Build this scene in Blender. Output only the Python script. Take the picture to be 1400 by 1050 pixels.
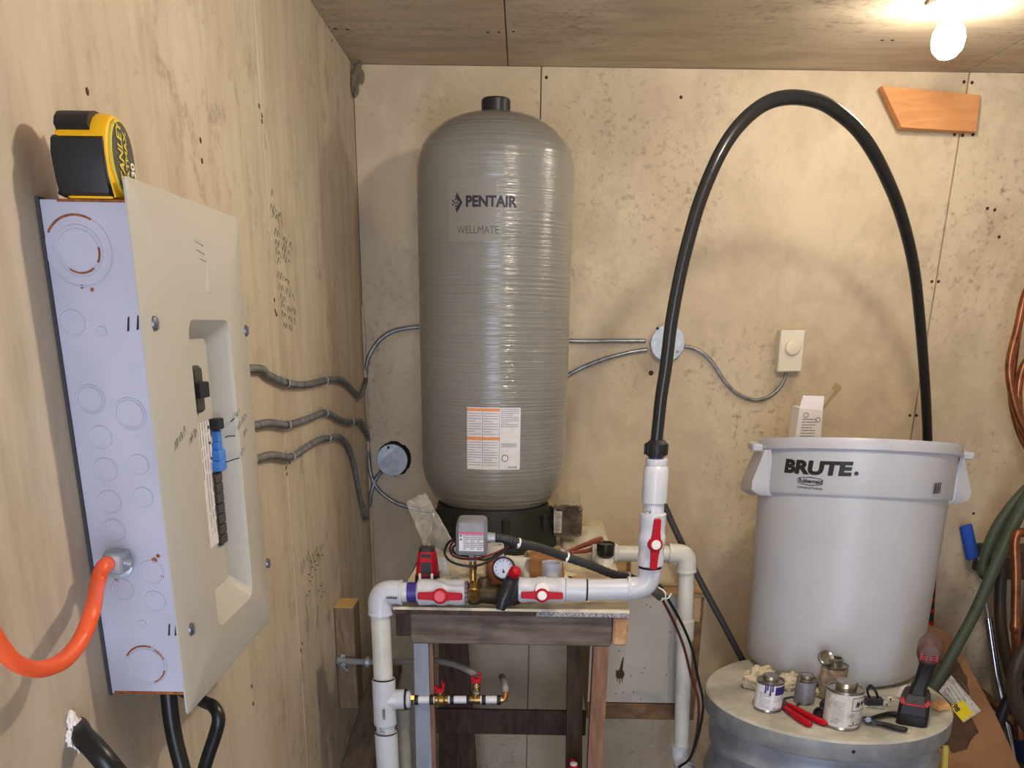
import bpy, bmesh, math, random
import numpy as np
from mathutils import Vector, Matrix, Quaternion, noise

random.seed(7)
for o in list(bpy.data.objects):
    bpy.data.objects.remove(o)
SC = bpy.context.scene
COL = SC.collection

# ------------------------------------------------------------------ camera
F, PX, PY = 1294.0, 700.0, 945.0           # portrait phone photo cropped to its upper part: lens shift
_d = np.array([650 - PX, 4300 - PY, F]); _d /= np.linalg.norm(_d)
_y = np.array([715 - PX, 481 - PY, F]); _y -= _d * _y.dot(_d); _y /= np.linalg.norm(_y)
_x = np.cross(_y, -_d)
RM = np.stack([_x, _y, -_d])               # rows: world axes seen from the camera


def ray(u, v):
    return Vector(RM @ np.array([(u - PX) / F, (v - PY) / F, 1.0]))


def A(u, v, Y):
    r = ray(u, v)
    return r * (Y / r.y)


def AX(u, v, X):
    r = ray(u, v)
    return r * (X / r.x)


def AZ(u, v, Z):
    r = ray(u, v)
    return r * (Z / r.z)


def PXM(p):                                # metres per pixel at a point
    return float((RM.T @ np.array(p))[2]) / F


cam = bpy.data.cameras.new('camera')
camo = bpy.data.objects.new('camera', cam)
COL.objects.link(camo)
cr, cu, cb = Vector(RM[:, 0]), -Vector(RM[:, 1]), -Vector(RM[:, 2])
camo.matrix_world = Matrix(((cr.x, cu.x, cb.x, 0), (cr.y, cu.y, cb.y, 0), (cr.z, cu.z, cb.z, 0), (0, 0, 0, 1)))
cam.sensor_fit = 'HORIZONTAL'
cam.sensor_width = 36
cam.lens = F / 1400 * 36
cam.shift_y = (PY - 525) / 1400
cam.clip_start = 0.02
SC.camera = camo

# ------------------------------------------------------------------ light and exposure
SC.view_settings.view_transform = 'Standard'
SC.view_settings.look = 'None'
SC.view_settings.gamma = 1
SC.view_settings.use_curve_mapping = False
SC.view_settings.exposure = 0.8
W = bpy.data.worlds.new('daylight')
SC.world = W
W.use_nodes = True
W.node_tree.nodes['Background'].inputs[0].default_value = (0.70, 0.79, 1.0, 1)
W.node_tree.nodes['Background'].inputs[1].default_value = 4.7
DOOR = (-0.42, 0.42, -1.68, 0.40, -1.0)    # x0 x1 z0 z1 y of the open doorway behind the camera
pl = bpy.data.lights.new('doorway_daylight', 'AREA')
pl.shape = 'RECTANGLE'
pl.size, pl.size_y = DOOR[1] - DOOR[0], DOOR[3] - DOOR[2]
pl.cycles.is_portal = True
plo = bpy.data.objects.new('doorway_daylight', pl)
COL.objects.link(plo)
plo.location = ((DOOR[0] + DOOR[1]) / 2, DOOR[4] - 0.02, (DOOR[2] + DOOR[3]) / 2)
plo.rotation_euler = (math.pi / 2, 0, 0)
BULB_STRENGTH = 76.0
BULB2 = (0.44, 1.30, 0.54)
b2 = bpy.data.lights.new('second_bulb_light', 'POINT')
b2.energy = 13.5
b2.color = (1.0, 0.90, 0.76)
b2.shadow_soft_size = 0.03
b2o = bpy.data.objects.new('second_bulb_light', b2)
COL.objects.link(b2o)
b2o.location = BULB2

# ------------------------------------------------------------------ materials


def lin(c):
    return tuple(((x / 255) / 12.92 if x / 255 <= 0.04045 else ((x / 255 + 0.055) / 1.055) ** 2.4) for x in c) + (1,)


MATS = {}


def mat(name, rgb, rough=0.5, metal=0.0, spec=0.5, bump=0.0, bscale=200, var=0.0, vscale=8, rgb2=None, coat=0.0,
        stretch=(1, 1, 1), thr=None, trans=0.0, ior=1.45, alpha=1.0, emit=None, estr=0):
    if name in MATS:
        return MATS[name]
    m = bpy.data.materials.new(name)
    m.use_nodes = True
    nt = m.node_tree
    b = nt.nodes['Principled BSDF']
    b.inputs['Base Color'].default_value = lin(rgb)
    b.inputs['Roughness'].default_value = rough
    b.inputs['Metallic'].default_value = metal
    b.inputs['Specular IOR Level'].default_value = spec
    b.inputs['Coat Weight'].default_value = coat
    b.inputs['Coat Roughness'].default_value = 0.12
    b.inputs['Transmission Weight'].default_value = trans
    b.inputs['IOR'].default_value = ior
    b.inputs['Alpha'].default_value = alpha
    if emit:
        b.inputs['Emission Color'].default_value = emit
        b.inputs['Emission Strength'].default_value = estr
    if rgb2 or bump or var:
        tc = nt.nodes.new('ShaderNodeTexCoord')
        mp = nt.nodes.new('ShaderNodeMapping')
        mp.inputs['Scale'].default_value = stretch
        nt.links.new(tc.outputs['Object'], mp.inputs['Vector'])
    if rgb2 or var:
        n = nt.nodes.new('ShaderNodeTexNoise')
        n.inputs['Scale'].default_value = vscale
        n.inputs['Detail'].default_value = 6
        n.inputs['Roughness'].default_value = 0.6
        nt.links.new(mp.outputs[0], n.inputs['Vector'])
        rp = nt.nodes.new('ShaderNodeValToRGB')
        lo, hi = thr if thr else (0.35, 0.65)
        rp.color_ramp.elements[0].position = lo
        rp.color_ramp.elements[1].position = hi
        c2 = rgb2 if rgb2 else tuple(max(0, min(255, x * (1 - var))) for x in rgb)
        rp.color_ramp.elements[0].color = lin(rgb)
        rp.color_ramp.elements[1].color = lin(c2)
        nt.links.new(n.outputs[0], rp.inputs[0])
        nt.links.new(rp.outputs[0], b.inputs['Base Color'])
    if bump:
        n2 = nt.nodes.new('ShaderNodeTexNoise')
        n2.inputs['Scale'].default_value = bscale
        n2.inputs['Detail'].default_value = 4
        nt.links.new(mp.outputs[0], n2.inputs['Vector'])
        bp = nt.nodes.new('ShaderNodeBump')
        bp.inputs['Strength'].default_value = bump
        bp.inputs['Distance'].default_value = 0.002
        nt.links.new(n2.outputs[0], bp.inputs['Height'])
        nt.links.new(bp.outputs[0], b.inputs['Normal'])
    MATS[name] = m
    return m


def plywood(name, base, dark, streak, sc1, st, sc2, mold=None, mthr=(0.56, 0.70), msc=55, marea=2.2):
    """painted plywood: broad blotches, streaks along the grain, patches of fine mildew specks"""
    m = bpy.data.materials.new(name)
    m.use_nodes = True
    nt = m.node_tree
    L = nt.links
    b = nt.nodes['Principled BSDF']
    b.inputs['Roughness'].default_value = 0.62
    b.inputs['Specular IOR Level'].default_value = 0.3
    tc = nt.nodes.new('ShaderNodeTexCoord')

    def nz(scale, stretch, detail=5, rough=0.6):
        mp = nt.nodes.new('ShaderNodeMapping')
        mp.inputs['Scale'].default_value = stretch
        L.new(tc.outputs['Object'], mp.inputs['Vector'])
        n = nt.nodes.new('ShaderNodeTexNoise')
        n.inputs['Scale'].default_value = scale
        n.inputs['Detail'].default_value = detail
        n.inputs['Roughness'].default_value = rough
        L.new(mp.outputs[0], n.inputs['Vector'])
        return n.outputs[0]

    def ramp(sock, lo, hi):
        r = nt.nodes.new('ShaderNodeMapRange')
        r.inputs['From Min'].default_value = lo
        r.inputs['From Max'].default_value = hi
        L.new(sock, r.inputs['Value'])
        return r.outputs[0]

    def mix(f, a, c):
        x = nt.nodes.new('ShaderNodeMix')
        x.data_type = 'RGBA'
        L.new(f, x.inputs[0])
        for s, k in ((a, 6), (c, 7)):
            if isinstance(s, tuple):
                x.inputs[k].default_value = s
            else:
                L.new(s, x.inputs[k])
        return x.outputs[2]

    def mul(a, c):
        x = nt.nodes.new('ShaderNodeMath')
        x.operation = 'MULTIPLY'
        L.new(a, x.inputs[0])
        if isinstance(c, float):
            x.inputs[1].default_value = c
        else:
            L.new(c, x.inputs[1])
        return x.outputs[0]
    c = mix(ramp(nz(sc1, (1, 1, 1)), 0.40, 0.66), lin(base), lin(dark))
    c = mix(mul(ramp(nz(sc2, st, 6, 0.65), 0.46, 0.72), 0.66), c, lin(streak))
    if mold:
        area = ramp(nz(marea, (1, 1, 1), 3), 0.46, 0.62)
        spk = ramp(nz(msc, (1, 1, 1), 5, 0.7), *mthr)
        c = mix(mul(spk, area), c, lin(mold))
    L.new(c, b.inputs['Base Color'])
    bp = nt.nodes.new('ShaderNodeBump')
    bp.inputs['Strength'].default_value = 0.25
    bp.inputs['Distance'].default_value = 0.002
    L.new(nz(sc2 * 2, st, 4), bp.inputs['Height'])
    L.new(bp.outputs[0], b.inputs['Normal'])
    MATS[name] = m
    return m


M_LEFT = plywood('left_plywood', (200, 189, 168), (188, 173, 152), (158, 142, 124), 2.2, (1, 3.2, 0.6), 6, (138, 122, 106), (0.54, 0.74), 16, 1.6)
M_BACK = plywood('back_plywood', (216, 200, 171), (200, 182, 154), (180, 161, 136), 3.0, (1, 1, 0.8), 9, (126, 106, 86), (0.53, 0.76), 55, 1.7)
M_CEIL = plywood('ceiling_plywood', (206, 192, 168), (184, 168, 144), (154, 136, 116), 2.4, (0.5, 2.2, 1), 8, (104, 84, 66), (0.5, 0.72), 40, 1.8)
M_HOLE = mat('nail_rust', (74, 48, 34), 0.9)
M_PVC = mat('white_pvc', (212, 214, 222), 0.28, spec=0.5, var=0.05, vscale=14)
M_PVCO = mat('aged_pvc', (220, 218, 208), 0.32, var=0.06, vscale=14)
M_MARK = mat('marker_black', (28, 28, 34), 0.7)
M_INK = mat('handwriting_ink', (70, 58, 46), 0.9)
M_PURPLE = mat('purple_primer', (76, 60, 150), 0.4, var=0.35, vscale=60)
M_RED = mat('red_plastic', (178, 16, 34), 0.5, spec=0.25)
M_WHITE = mat('white_plastic', (238, 236, 230), 0.4)
M_BLACK = mat('black_rubber', (28, 28, 30), 0.5)
M_HOSE = mat('black_poly_pipe', (36, 36, 37), 0.26, bump=0.15, bscale=90)
M_CABLE = mat('black_cable', (26, 27, 28), 0.35)
M_BRASS = mat('brass', (184, 148, 82), 0.32, 0.9, var=0.35, vscale=60)
M_BRONZE = mat('dark_bronze', (92, 76, 52), 0.55, 0.6, bump=0.4, bscale=120, rgb2=(50, 42, 32), vscale=25)
M_STEEL = mat('galvanised_conduit', (168, 170, 174), 0.28, 0.5, var=0.25, vscale=40)
M_GALV = mat('galvanised_plate', (168, 176, 184), 0.5, 0.65, rgb2=(196, 202, 210), vscale=70, bump=0.1, bscale=80)
M_SCREW = mat('screw_metal', (120, 122, 132), 0.4, 0.8)
M_BOX = mat('panel_steel_paint', (187, 186, 199), 0.38, var=0.06, vscale=10)
M_COVER = mat('panel_cover_paint', (182, 179, 170), 0.30, bump=0.06, bscale=40)
M_RUST = mat('rust', (168, 102, 48), 0.85, rgb2=(120, 62, 30), vscale=120)
M_TANK = None
M_ORANGE = mat('orange_cable', (240, 96, 52), 0.42)
M_GREYW = mat('weathered_grey_wood', (126, 114, 105), 0.8, rgb2=(90, 78, 70), vscale=5, stretch=(1.6, 9, 12), bump=0.4, bscale=30)
M_DARKW = mat('dark_wood', (88, 66, 50), 0.7, rgb2=(60, 44, 34), vscale=8, stretch=(8, 8, 1.5), bump=0.3, bscale=30)
M_REDW = mat('red_brown_wood', (148, 110, 88), 0.7, rgb2=(114, 80, 62), vscale=10, stretch=(8, 8, 1.2), bump=0.3, bscale=40)
M_ENDW = mat('end_grain_wood', (202, 166, 128), 0.75, rgb2=(168, 120, 86), vscale=28, bump=0.3, bscale=60)
M_BLUEP = mat('blue_grey_paint', (142, 150, 166), 0.5, var=0.1, vscale=12, stretch=(6, 6, 1))
M_TOP = mat('worn_white_tabletop', (226, 216, 184), 0.55, rgb2=(176, 164, 144), vscale=9, thr=(0.5, 0.62))
M_PLANK = mat('dirty_plank', (160, 142, 122), 0.8, rgb2=(126, 108, 92), vscale=9, stretch=(6, 1, 1), bump=0.3, bscale=30)
M_CABW = mat('cabinet_white_panel', (188, 180, 168), 0.6, var=0.08, vscale=6)
M_TRIM = mat('cabinet_brown_trim', (134, 102, 66), 0.65, rgb2=(98, 70, 46), vscale=10, stretch=(3, 8, 3))
M_TAN = mat('tan_wood', (196, 164, 116), 0.7, var=0.15, vscale=20)
M_BIN = mat('white_bin_plastic', (196, 198, 205), 0.36, var=0.04, vscale=5)
M_DRUM = mat('galvanised_drum', (146, 152, 162), 0.45, 0.45, rgb2=(172, 178, 190), vscale=16, bump=0.3, bscale=22)
M_LID = mat('dusty_drum_lid', (204, 202, 189), 0.8, 0.0, rgb2=(162, 160, 149), vscale=11, bump=0.15, bscale=60)
M_LIDR = mat('drum_lid_rim', (142, 146, 150), 0.6, 0.35, rgb2=(166, 168, 170), vscale=22, bump=0.15, bscale=60)
M_TIN = mat('tin', (186, 180, 168), 0.28, 0.9, var=0.2, vscale=40)
M_PAPER = mat('paper_label', (230, 228, 232), 0.6, var=0.05, vscale=30)
M_PAPERD = mat('stained_label', (212, 208, 200), 0.6, rgb2=(160, 150, 138), vscale=45, thr=(0.5, 0.7))
M_TEXT = mat('print_grey', (112, 110, 118), 0.8)
M_TEXTD = mat('print_dark', (44, 44, 54), 0.8)
M_NAVY = mat('navy_print', (52, 46, 112), 0.5)
M_SILV = mat('silver_label', (150, 150, 160), 0.45, 0.3, rgb2=(126, 126, 138), vscale=90)
M_PINK = mat('pink_print', (226, 80, 130), 0.6)
M_OPRINT = mat('orange_print', (232, 150, 90), 0.6)
M_GREYP = mat('grey_switch_paint', (132, 132, 138), 0.35, var=0.1, vscale=30)
M_GAUGE = mat('gauge_face', (196, 204, 226), 0.4)
M_YEL = mat('yellow_plastic', (246, 184, 18), 0.42)
M_YEL2 = mat('yellow_print', (206, 190, 60), 0.5)
M_YSTK = mat('yellow_sticker', (240, 216, 40), 0.5)
M_CARD = mat('cardboard', (160, 118, 80), 0.8, rgb2=(134, 94, 62), vscale=5, bump=0.1, bscale=60)
M_CARDW = mat('wet_cardboard', (74, 52, 36), 0.7, rgb2=(92, 66, 46), vscale=20)
M_COPPER = mat('copper', (186, 122, 84), 0.34, 0.85, rgb2=(134, 84, 58), vscale=18)
M_GREEN = mat('green_hose', (72, 82, 66), 0.5, bump=0.15, bscale=120)
M_DHOSE = mat('dark_brown_hose', (62, 52, 44), 0.45)
M_ROD = mat('bronze_rod', (120, 88, 60), 0.45, 0.5, var=0.3, vscale=40)
M_BLUE = mat('blue_foam', (38, 86, 190), 0.75)
M_CHROME = mat('chrome_pole', (190, 192, 204), 0.16, 0.95)
M_BLUEB = mat('blue_breaker', (62, 130, 216), 0.45)
M_RBOARD = mat('orange_board', (222, 160, 104), 0.7, rgb2=(204, 140, 86), vscale=9, stretch=(1, 1, 6))
M_BOARDE = mat('board_edge', (150, 128, 104), 0.8)
M_CLOTH = mat('dirty_cloth', (222, 210, 184), 0.85, rgb2=(196, 176, 146), vscale=26, bump=0.4, bscale=40)
M_WHITEB = mat('white_bag_plastic', (234, 228, 208), 0.45)
M_FOAM = mat('white_foam', (240, 232, 224), 0.85, bump=0.5, bscale=70)
M_RUSTP = mat('rusty_pipe', (190, 116, 78), 0.7, 0.2, rgb2=(150, 88, 58), vscale=40)
M_PEX = mat('white_pex', (222, 224, 230), 0.35)
M_GPEX = mat('grey_pex', (150, 148, 146), 0.4)
M_NAIL = mat('dark_nails', (146, 128, 116), 0.4, 0.5, rgb2=(96, 80, 70), vscale=30)
M_BROWNR = mat('red_brown_grip', (146, 74, 56), 0.5)
M_FLEX = mat('black_flex_conduit', (44, 44, 48), 0.45, bump=0.1, bscale=60)
M_CEMENT = mat('floor_concrete', (120, 112, 102), 0.85, rgb2=(96, 90, 84), vscale=4, bump=0.3, bscale=30)
M_BULB = mat('lit_bulb', (255, 244, 220), 0.4, emit=(1.0, 0.89, 0.74, 1), estr=BULB_STRENGTH)
M_PORC = mat('white_porcelain', (224, 220, 206), 0.3)
M_TAPEL = mat('tape_label', (74, 70, 60), 0.4)
M_LBLUE = mat('dark_blue_plastic', (32, 44, 74), 0.5)
M_DGREY = mat('dark_grey_plastic', (60, 60, 64), 0.45)
M_GASKET = mat('old_caulk', (196, 186, 168), 0.8)


def clear_material(name, rgb, op=0.25, rough=0.12):
    m = bpy.data.materials.new(name)
    m.use_nodes = True
    nt = m.node_tree
    b = nt.nodes['Principled BSDF']
    b.inputs['Base Color'].default_value = lin(rgb)
    b.inputs['Roughness'].default_value = rough
    b.inputs['Specular IOR Level'].default_value = 0.9
    tr = nt.nodes.new('ShaderNodeBsdfTransparent')
    tr.inputs[0].default_value = (0.97, 0.97, 0.96, 1)
    mx = nt.nodes.new('ShaderNodeMixShader')
    lw = nt.nodes.new('ShaderNodeLayerWeight')
    lw.inputs[0].default_value = 0.25
    ad = nt.nodes.new('ShaderNodeMath')
    ad.use_clamp = True
    nt.links.new(lw.outputs['Facing'], ad.inputs[0])
    ad.inputs[1].default_value = op
    ml = nt.nodes.new('ShaderNodeMath')
    ml.operation = 'MULTIPLY'
    ml.inputs[1].default_value = 0.75
    nt.links.new(ad.outputs[0], ml.inputs[0])
    nt.links.new(ml.outputs[0], mx.inputs[0])
    nt.links.new(tr.outputs[0], mx.inputs[1])
    nt.links.new(b.outputs[0], mx.inputs[2])
    nt.links.new(mx.outputs[0], nt.nodes['Material Output'].inputs[0])
    MATS[name] = m
    return m


M_BAG = clear_material('clear_bag_film', (244, 238, 226), 0.15, 0.16)
_nt = M_BAG.node_tree
_tc = _nt.nodes.new('ShaderNodeTexCoord')
_vo = _nt.nodes.new('ShaderNodeTexVoronoi')
_vo.feature = 'F1'
_vo.inputs['Scale'].default_value = 70
_bp = _nt.nodes.new('ShaderNodeBump')
_bp.inputs['Strength'].default_value = 1.0
_bp.inputs['Distance'].default_value = 0.006
_nt.links.new(_tc.outputs['Object'], _vo.inputs['Vector'])
_nt.links.new(_vo.outputs['Distance'], _bp.inputs['Height'])
_nt.links.new(_bp.outputs[0], _nt.nodes['Principled BSDF'].inputs['Normal'])
M_JAR = clear_material('clear_jar_plastic', (232, 226, 206), 0.0, 0.06)


def tank_material():
    m = bpy.data.materials.new('wound_fibreglass')
    m.use_nodes = True
    nt = m.node_tree
    L = nt.links
    b = nt.nodes['Principled BSDF']
    b.inputs['Roughness'].default_value = 0.36
    b.inputs['Specular IOR Level'].default_value = 0.45
    b.inputs['Coat Weight'].default_value = 1.0
    b.inputs['Coat Roughness'].default_value = 0.07
    tc = nt.nodes.new('ShaderNodeTexCoord')
    mp = nt.nodes.new('ShaderNodeMapping')
    mp.inputs['Scale'].default_value = (2.2, 2.2, 230)
    L.new(tc.outputs['Object'], mp.inputs['Vector'])
    n = nt.nodes.new('ShaderNodeTexNoise')
    n.inputs['Scale'].default_value = 1.0
    n.inputs['Detail'].default_value = 3
    L.new(mp.outputs[0], n.inputs['Vector'])
    bp = nt.nodes.new('ShaderNodeBump')
    bp.inputs['Strength'].default_value = 1.0
    bp.inputs['Distance'].default_value = 0.0026
    L.new(n.outputs[0], bp.inputs['Height'])
    L.new(bp.outputs[0], b.inputs['Normal'])
    L.new(bp.outputs[0], b.inputs['Coat Normal'])
    n2 = nt.nodes.new('ShaderNodeTexNoise')
    n2.inputs['Scale'].default_value = 4
    n2.inputs['Detail'].default_value = 5
    L.new(tc.outputs['Object'], n2.inputs['Vector'])
    rp = nt.nodes.new('ShaderNodeValToRGB')
    rp.color_ramp.elements[0].position = 0.35
    rp.color_ramp.elements[1].position = 0.7
    rp.color_ramp.elements[0].color = lin((126, 125, 121))
    rp.color_ramp.elements[1].color = lin((138, 137, 131))
    L.new(n2.outputs[0], rp.inputs[0])
    L.new(rp.outputs[0], b.inputs['Base Color'])
    return m


M_TANK = tank_material()

# ------------------------------------------------------------------ mesh building


def smooth(pts, n=8):
    """Catmull-Rom curve through the points"""
    P = [Vector(p) for p in pts]
    P = [P[0] * 2 - P[1]] + P + [P[-1] * 2 - P[-2]]
    out = []
    for i in range(1, len(P) - 2):
        a, b, c, d = P[i - 1:i + 3]
        for k in range(n):
            t = k / n
            out.append(0.5 * ((2 * b) + (c - a) * t + (2 * a - 5 * b + 4 * c - d) * t * t + (3 * b - a - 3 * c + d) * t ** 3))
    out.append(P[-2])
    return out


class MB:
    def __init__(s):
        s.b = bmesh.new()

    def box(s, c, size, bev=0.0, rot=None, seg=1):
        r = bmesh.ops.create_cube(s.b, size=1)
        vs = r['verts']
        for v in vs:
            v.co = Vector((v.co.x * size[0], v.co.y * size[1], v.co.z * size[2]))
        if bev:
            es = list({e for v in vs for e in v.link_edges})
            r = bmesh.ops.bevel(s.b, geom=es, offset=bev, segments=seg, affect='EDGES', profile=0.5)
            vs = list({v for f in r['faces'] for v in f.verts} | {v for v in vs if v.is_valid})
        for v in vs:
            v.co = (rot @ v.co if rot else v.co) + Vector(c)
        return s

    def box2(s, lo, hi, bev=0.0):
        lo, hi = Vector(lo), Vector(hi)
        return s.box((lo + hi) / 2, hi - lo, bev)

    def rings(s, rings, cap0=True, cap1=True, closed=True):
        R = [[s.b.verts.new(p) for p in r] for r in rings]
        n = len(R[0])
        for a, b in zip(R, R[1:]):
            for i in range(n if closed else n - 1):
                j = (i + 1) % n
                s.b.faces.new((a[i], a[j], b[j], b[i]))
        if cap0 and closed:
            s.b.faces.new(R[0])
        if cap1 and closed:
            s.b.faces.new(R[-1])
        return s

    def lathe(s, prof, o, ax=(0, 0, 1), seg=24, cap0=True, cap1=True):
        ax = Vector(ax).normalized()
        u = ax.orthogonal().normalized()
        w = ax.cross(u)
        o = Vector(o)
        rg = []
        for r, h in prof:
            r = max(r, 1e-5)
            rg.append([o + ax * h + (u * math.cos(2 * math.pi * k / seg) + w * math.sin(2 * math.pi * k / seg)) * r for k in range(seg)])
        return s.rings(rg, cap0, cap1)

    def cyl(s, a, b, r, r2=None, seg=20, bev=0.0):
        a, b = Vector(a), Vector(b)
        r2 = r if r2 is None else r2
        h = (b - a).length
        if bev:
            pr = [(r - bev, 0), (r, bev), (r2, h - bev), (r2 - bev, h)]
        else:
            pr = [(r, 0), (r2, h)]
        return s.lathe(pr, a, b - a, seg)

    def pipe(s, a, b, r, ri, seg=24):
        """open ended pipe with a wall"""
        a, b = Vector(a), Vector(b)
        h = (b - a).length
        return s.lathe([(ri, h * 0.1), (ri, 0), (r, 0), (r, h), (ri, h), (ri, h * 0.1)], a, b - a, seg, False, False)

    def tube(s, pts, r, seg=12, caps=True, flat=None):
        pts = [Vector(p) for p in pts]
        n = len(pts)
        T = [(pts[min(i + 1, n - 1)] - pts[max(i - 1, 0)]).normalized() for i in range(n)]
        u = T[0].orthogonal().normalized()
        rg = []
        for i in range(n):
            if i:
                q = T[i - 1].rotation_difference(T[i])
                u = q @ u
            u = (u - T[i] * u.dot(T[i])).normalized()
            w = T[i].cross(u)
            ri = r[i] if isinstance(r, (list, tuple)) else r
            rg.append([pts[i] + (u * math.cos(2 * math.pi * k / seg) + w * math.sin(2 * math.pi * k / seg)) * ri for k in range(seg)])
        return s.rings(rg, caps, caps)

    def prism(s, poly, ext, bev=0.0):
        ext = Vector(ext)
        a = [s.b.verts.new(Vector(p)) for p in poly]
        b = [s.b.verts.new(Vector(p) + ext) for p in poly]
        n = len(a)
        fs = [s.b.faces.new(a), s.b.faces.new(b)]
        for i in range(n):
            fs.append(s.b.faces.new((a[i], a[(i + 1) % n], b[(i + 1) % n], b[i])))
        if bev:
            es = list({e for f in fs[:2] for e in f.edges})
            bmesh.ops.bevel(s.b, geom=es, offset=bev, segments=2, affect='EDGES', profile=0.5)
        return s

    def quad(s, *p):
        s.b.faces.new([s.b.verts.new(Vector(q)) for q in p])
        return s

    def ico(s, c, r, sub=2, sq=(1, 1, 1), nz=0.0, ns=20, seed=0):
        res = bmesh.ops.create_icosphere(s.b, subdivisions=sub, radius=1)
        for v in res['verts']:
            d = 1 + nz * noise.noise(v.co * ns + Vector((seed, seed * 2, 0)))
            v.co = Vector(c) + Vector((v.co.x * sq[0], v.co.y * sq[1], v.co.z * sq[2])) * r * d
        return s

    def raw(s, verts, faces):
        V = [s.b.verts.new(v) for v in verts]
        for f in faces:
            try:
                s.b.faces.new([V[i] for i in f])
            except ValueError:
                pass
        return s

    def build(s, name, m, parent=None, label=None, cat=None, group=None, kind=None, ang=35):
        bmesh.ops.recalc_face_normals(s.b, faces=s.b.faces[:])
        me = bpy.data.meshes.new(name)
        org = Vector((0, 0, 0))
        if parent is not None:
            p = parent
            while p is not None:
                org += p.location
                p = p.parent
        else:
            co = [v.co for v in s.b.verts]
            if kind != 'structure':
                org = Vector((sum(c.x for c in co) / len(co), sum(c.y for c in co) / len(co), min(c.z for c in co)))
        for v in s.b.verts:
            v.co -= org
        s.b.to_mesh(me)
        s.b.free()
        for p in me.polygons:
            p.use_smooth = True
        me.set_sharp_from_angle(angle=math.radians(ang))
        me.materials.append(m)
        o = bpy.data.objects.new(name, me)
        COL.objects.link(o)
        if parent is not None:
            o.parent = parent
        else:
            o.location = org
        tag(o, label, cat, group, kind)
        return o


def tag(o, label=None, cat=None, group=None, kind=None):
    if label:
        o['label'] = label
    if cat:
        o['category'] = cat
    if group:
        o['group'] = group
    if kind:
        o['kind'] = kind


def thing(name, label, cat, loc, group=None):
    o = bpy.data.objects.new(name, None)
    o.empty_display_size = 0.05
    COL.objects.link(o)
    o.location = loc
    tag(o, label, cat, group)
    return o


def text_data(s, size, offset=0.0, shear=0.0, spacing=1.0):
    """triangulated letters, centred on x, baseline at 0"""
    c = bpy.data.curves.new('letters', 'FONT')
    c.body = s
    c.size = size
    c.offset = offset
    c.shear = shear
    c.space_character = spacing
    c.align_x = 'CENTER'
    c.resolution_u = 3
    o = bpy.data.objects.new('letters', c)
    COL.objects.link(o)
    dg = bpy.context.evaluated_depsgraph_get()
    me = bpy.data.meshes.new_from_object(o.evaluated_get(dg))
    V = [(v.co.x, v.co.y) for v in me.vertices]
    Fc = [tuple(p.vertices) for p in me.polygons]
    bpy.data.objects.remove(o)
    bpy.data.curves.remove(c)
    bpy.data.meshes.remove(me)
    return V, Fc


def put_text(mb, s, size, fn, offset=0.0, shear=0.0, width=None, spacing=1.0, subdivide=False):
    """letters placed by fn(x, y) -> point; width squeezes them to that width"""
    V, Fc = text_data(s, size, offset, shear, spacing)
    k = 1.0
    if width and V:
        w = max(v[0] for v in V) - min(v[0] for v in V)
        k = width / w
    mb.raw([fn(x * k, y) for x, y in V], Fc)


def plane_fn(o, ux, uy, lift=0.0):
    o, ux, uy = Vector(o), Vector(ux).normalized(), Vector(uy).normalized()
    n = ux.cross(uy).normalized() * lift
    return lambda x, y: o + ux * x + uy * y + n


def lines_print(mb, fn, w, h, rows, thick, seed=1, fill=0.9, x0=0.0, y0=0.0):
    """rows of unreadable small print as thin dashes"""
    rnd = random.Random(seed)
    for i in range(rows):
        y = y0 + h - (i + 0.5) * h / rows
        x = x0
        end = x0 + w * (fill if i % 4 != 3 else fill * rnd.uniform(0.4, 0.8))
        while x < end:
            l = min(rnd.uniform(0.06, 0.2) * w, end - x)
            mb.quad(fn(x, y), fn(x + l, y), fn(x + l, y + thick), fn(x, y + thick))
            x += l + w * 0.025


def scribble(mb, fn, w, h, n, seed, th=0.0008):
    """a handwritten word as a looping pen stroke"""
    rnd = random.Random(seed)
    x = 0
    p = (0, 0)
    st = w / (n * 2)
    for i in range(n * 2):
        q = (x + st * rnd.uniform(0.6, 1.2), h * (rnd.uniform(0.6, 1.0) if i % 2 == 0 else rnd.uniform(-0.1, 0.3)))
        d = Vector((q[0] - p[0], q[1] - p[1]))
        if d.length > 0 and not (i % 5 == 4):
            nrm = Vector((-d.y, d.x)).normalized() * th
            mb.quad(fn(p[0] - nrm.x, p[1] - nrm.y), fn(q[0] - nrm.x, q[1] - nrm.y), fn(q[0] + nrm.x, q[1] + nrm.y), fn(p[0] + nrm.x, p[1] + nrm.y))
        p = q
        x += st


# ------------------------------------------------------------------ the room
XL, YB, ZC, ZF, XR, YF = -0.468, 2.95, 0.647, -1.68, 1.95, -1.0
T = 0.012


def structure(name, m, mb):
    return mb.build(name, m, kind='structure')


M_STUD = mat('stud_wood', (150, 120, 90), 0.8)
wl = structure('wall_left', M_STUD, MB().box2((XL - 0.12, YF, ZF), (XL - T, YB + 0.12, ZC)))
for y0, y1 in ((YF, 0.70), (0.703, 1.9185), (1.9215, YB)):
    MB().box2((XL - T, y0, ZF), (XL, y1, ZC - 0.001), 0.0012).build('plywood_panel', M_LEFT, wl)
wb = structure('wall_back', M_STUD, MB().box2((XL - T, YB + T, ZF), (XR, YB + 0.12, ZC)))
for x0, x1 in ((XL + 0.001, 0.0345), (0.0375, 1.1725), (1.1755, XR)):
    MB().box2((x0, YB, ZF), (x1, YB + T, ZC - 0.001), 0.0012).build('plywood_panel', M_BACK, wb)
wr = structure('wall_right', M_STUD, MB().box2((XR + T, YF, ZF), (XR + 0.12, YB, ZC)))
MB().box2((XR, YF, ZF), (XR + T, YB, ZC), 0.001).build('plywood_panel', M_BACK, wr)
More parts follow.
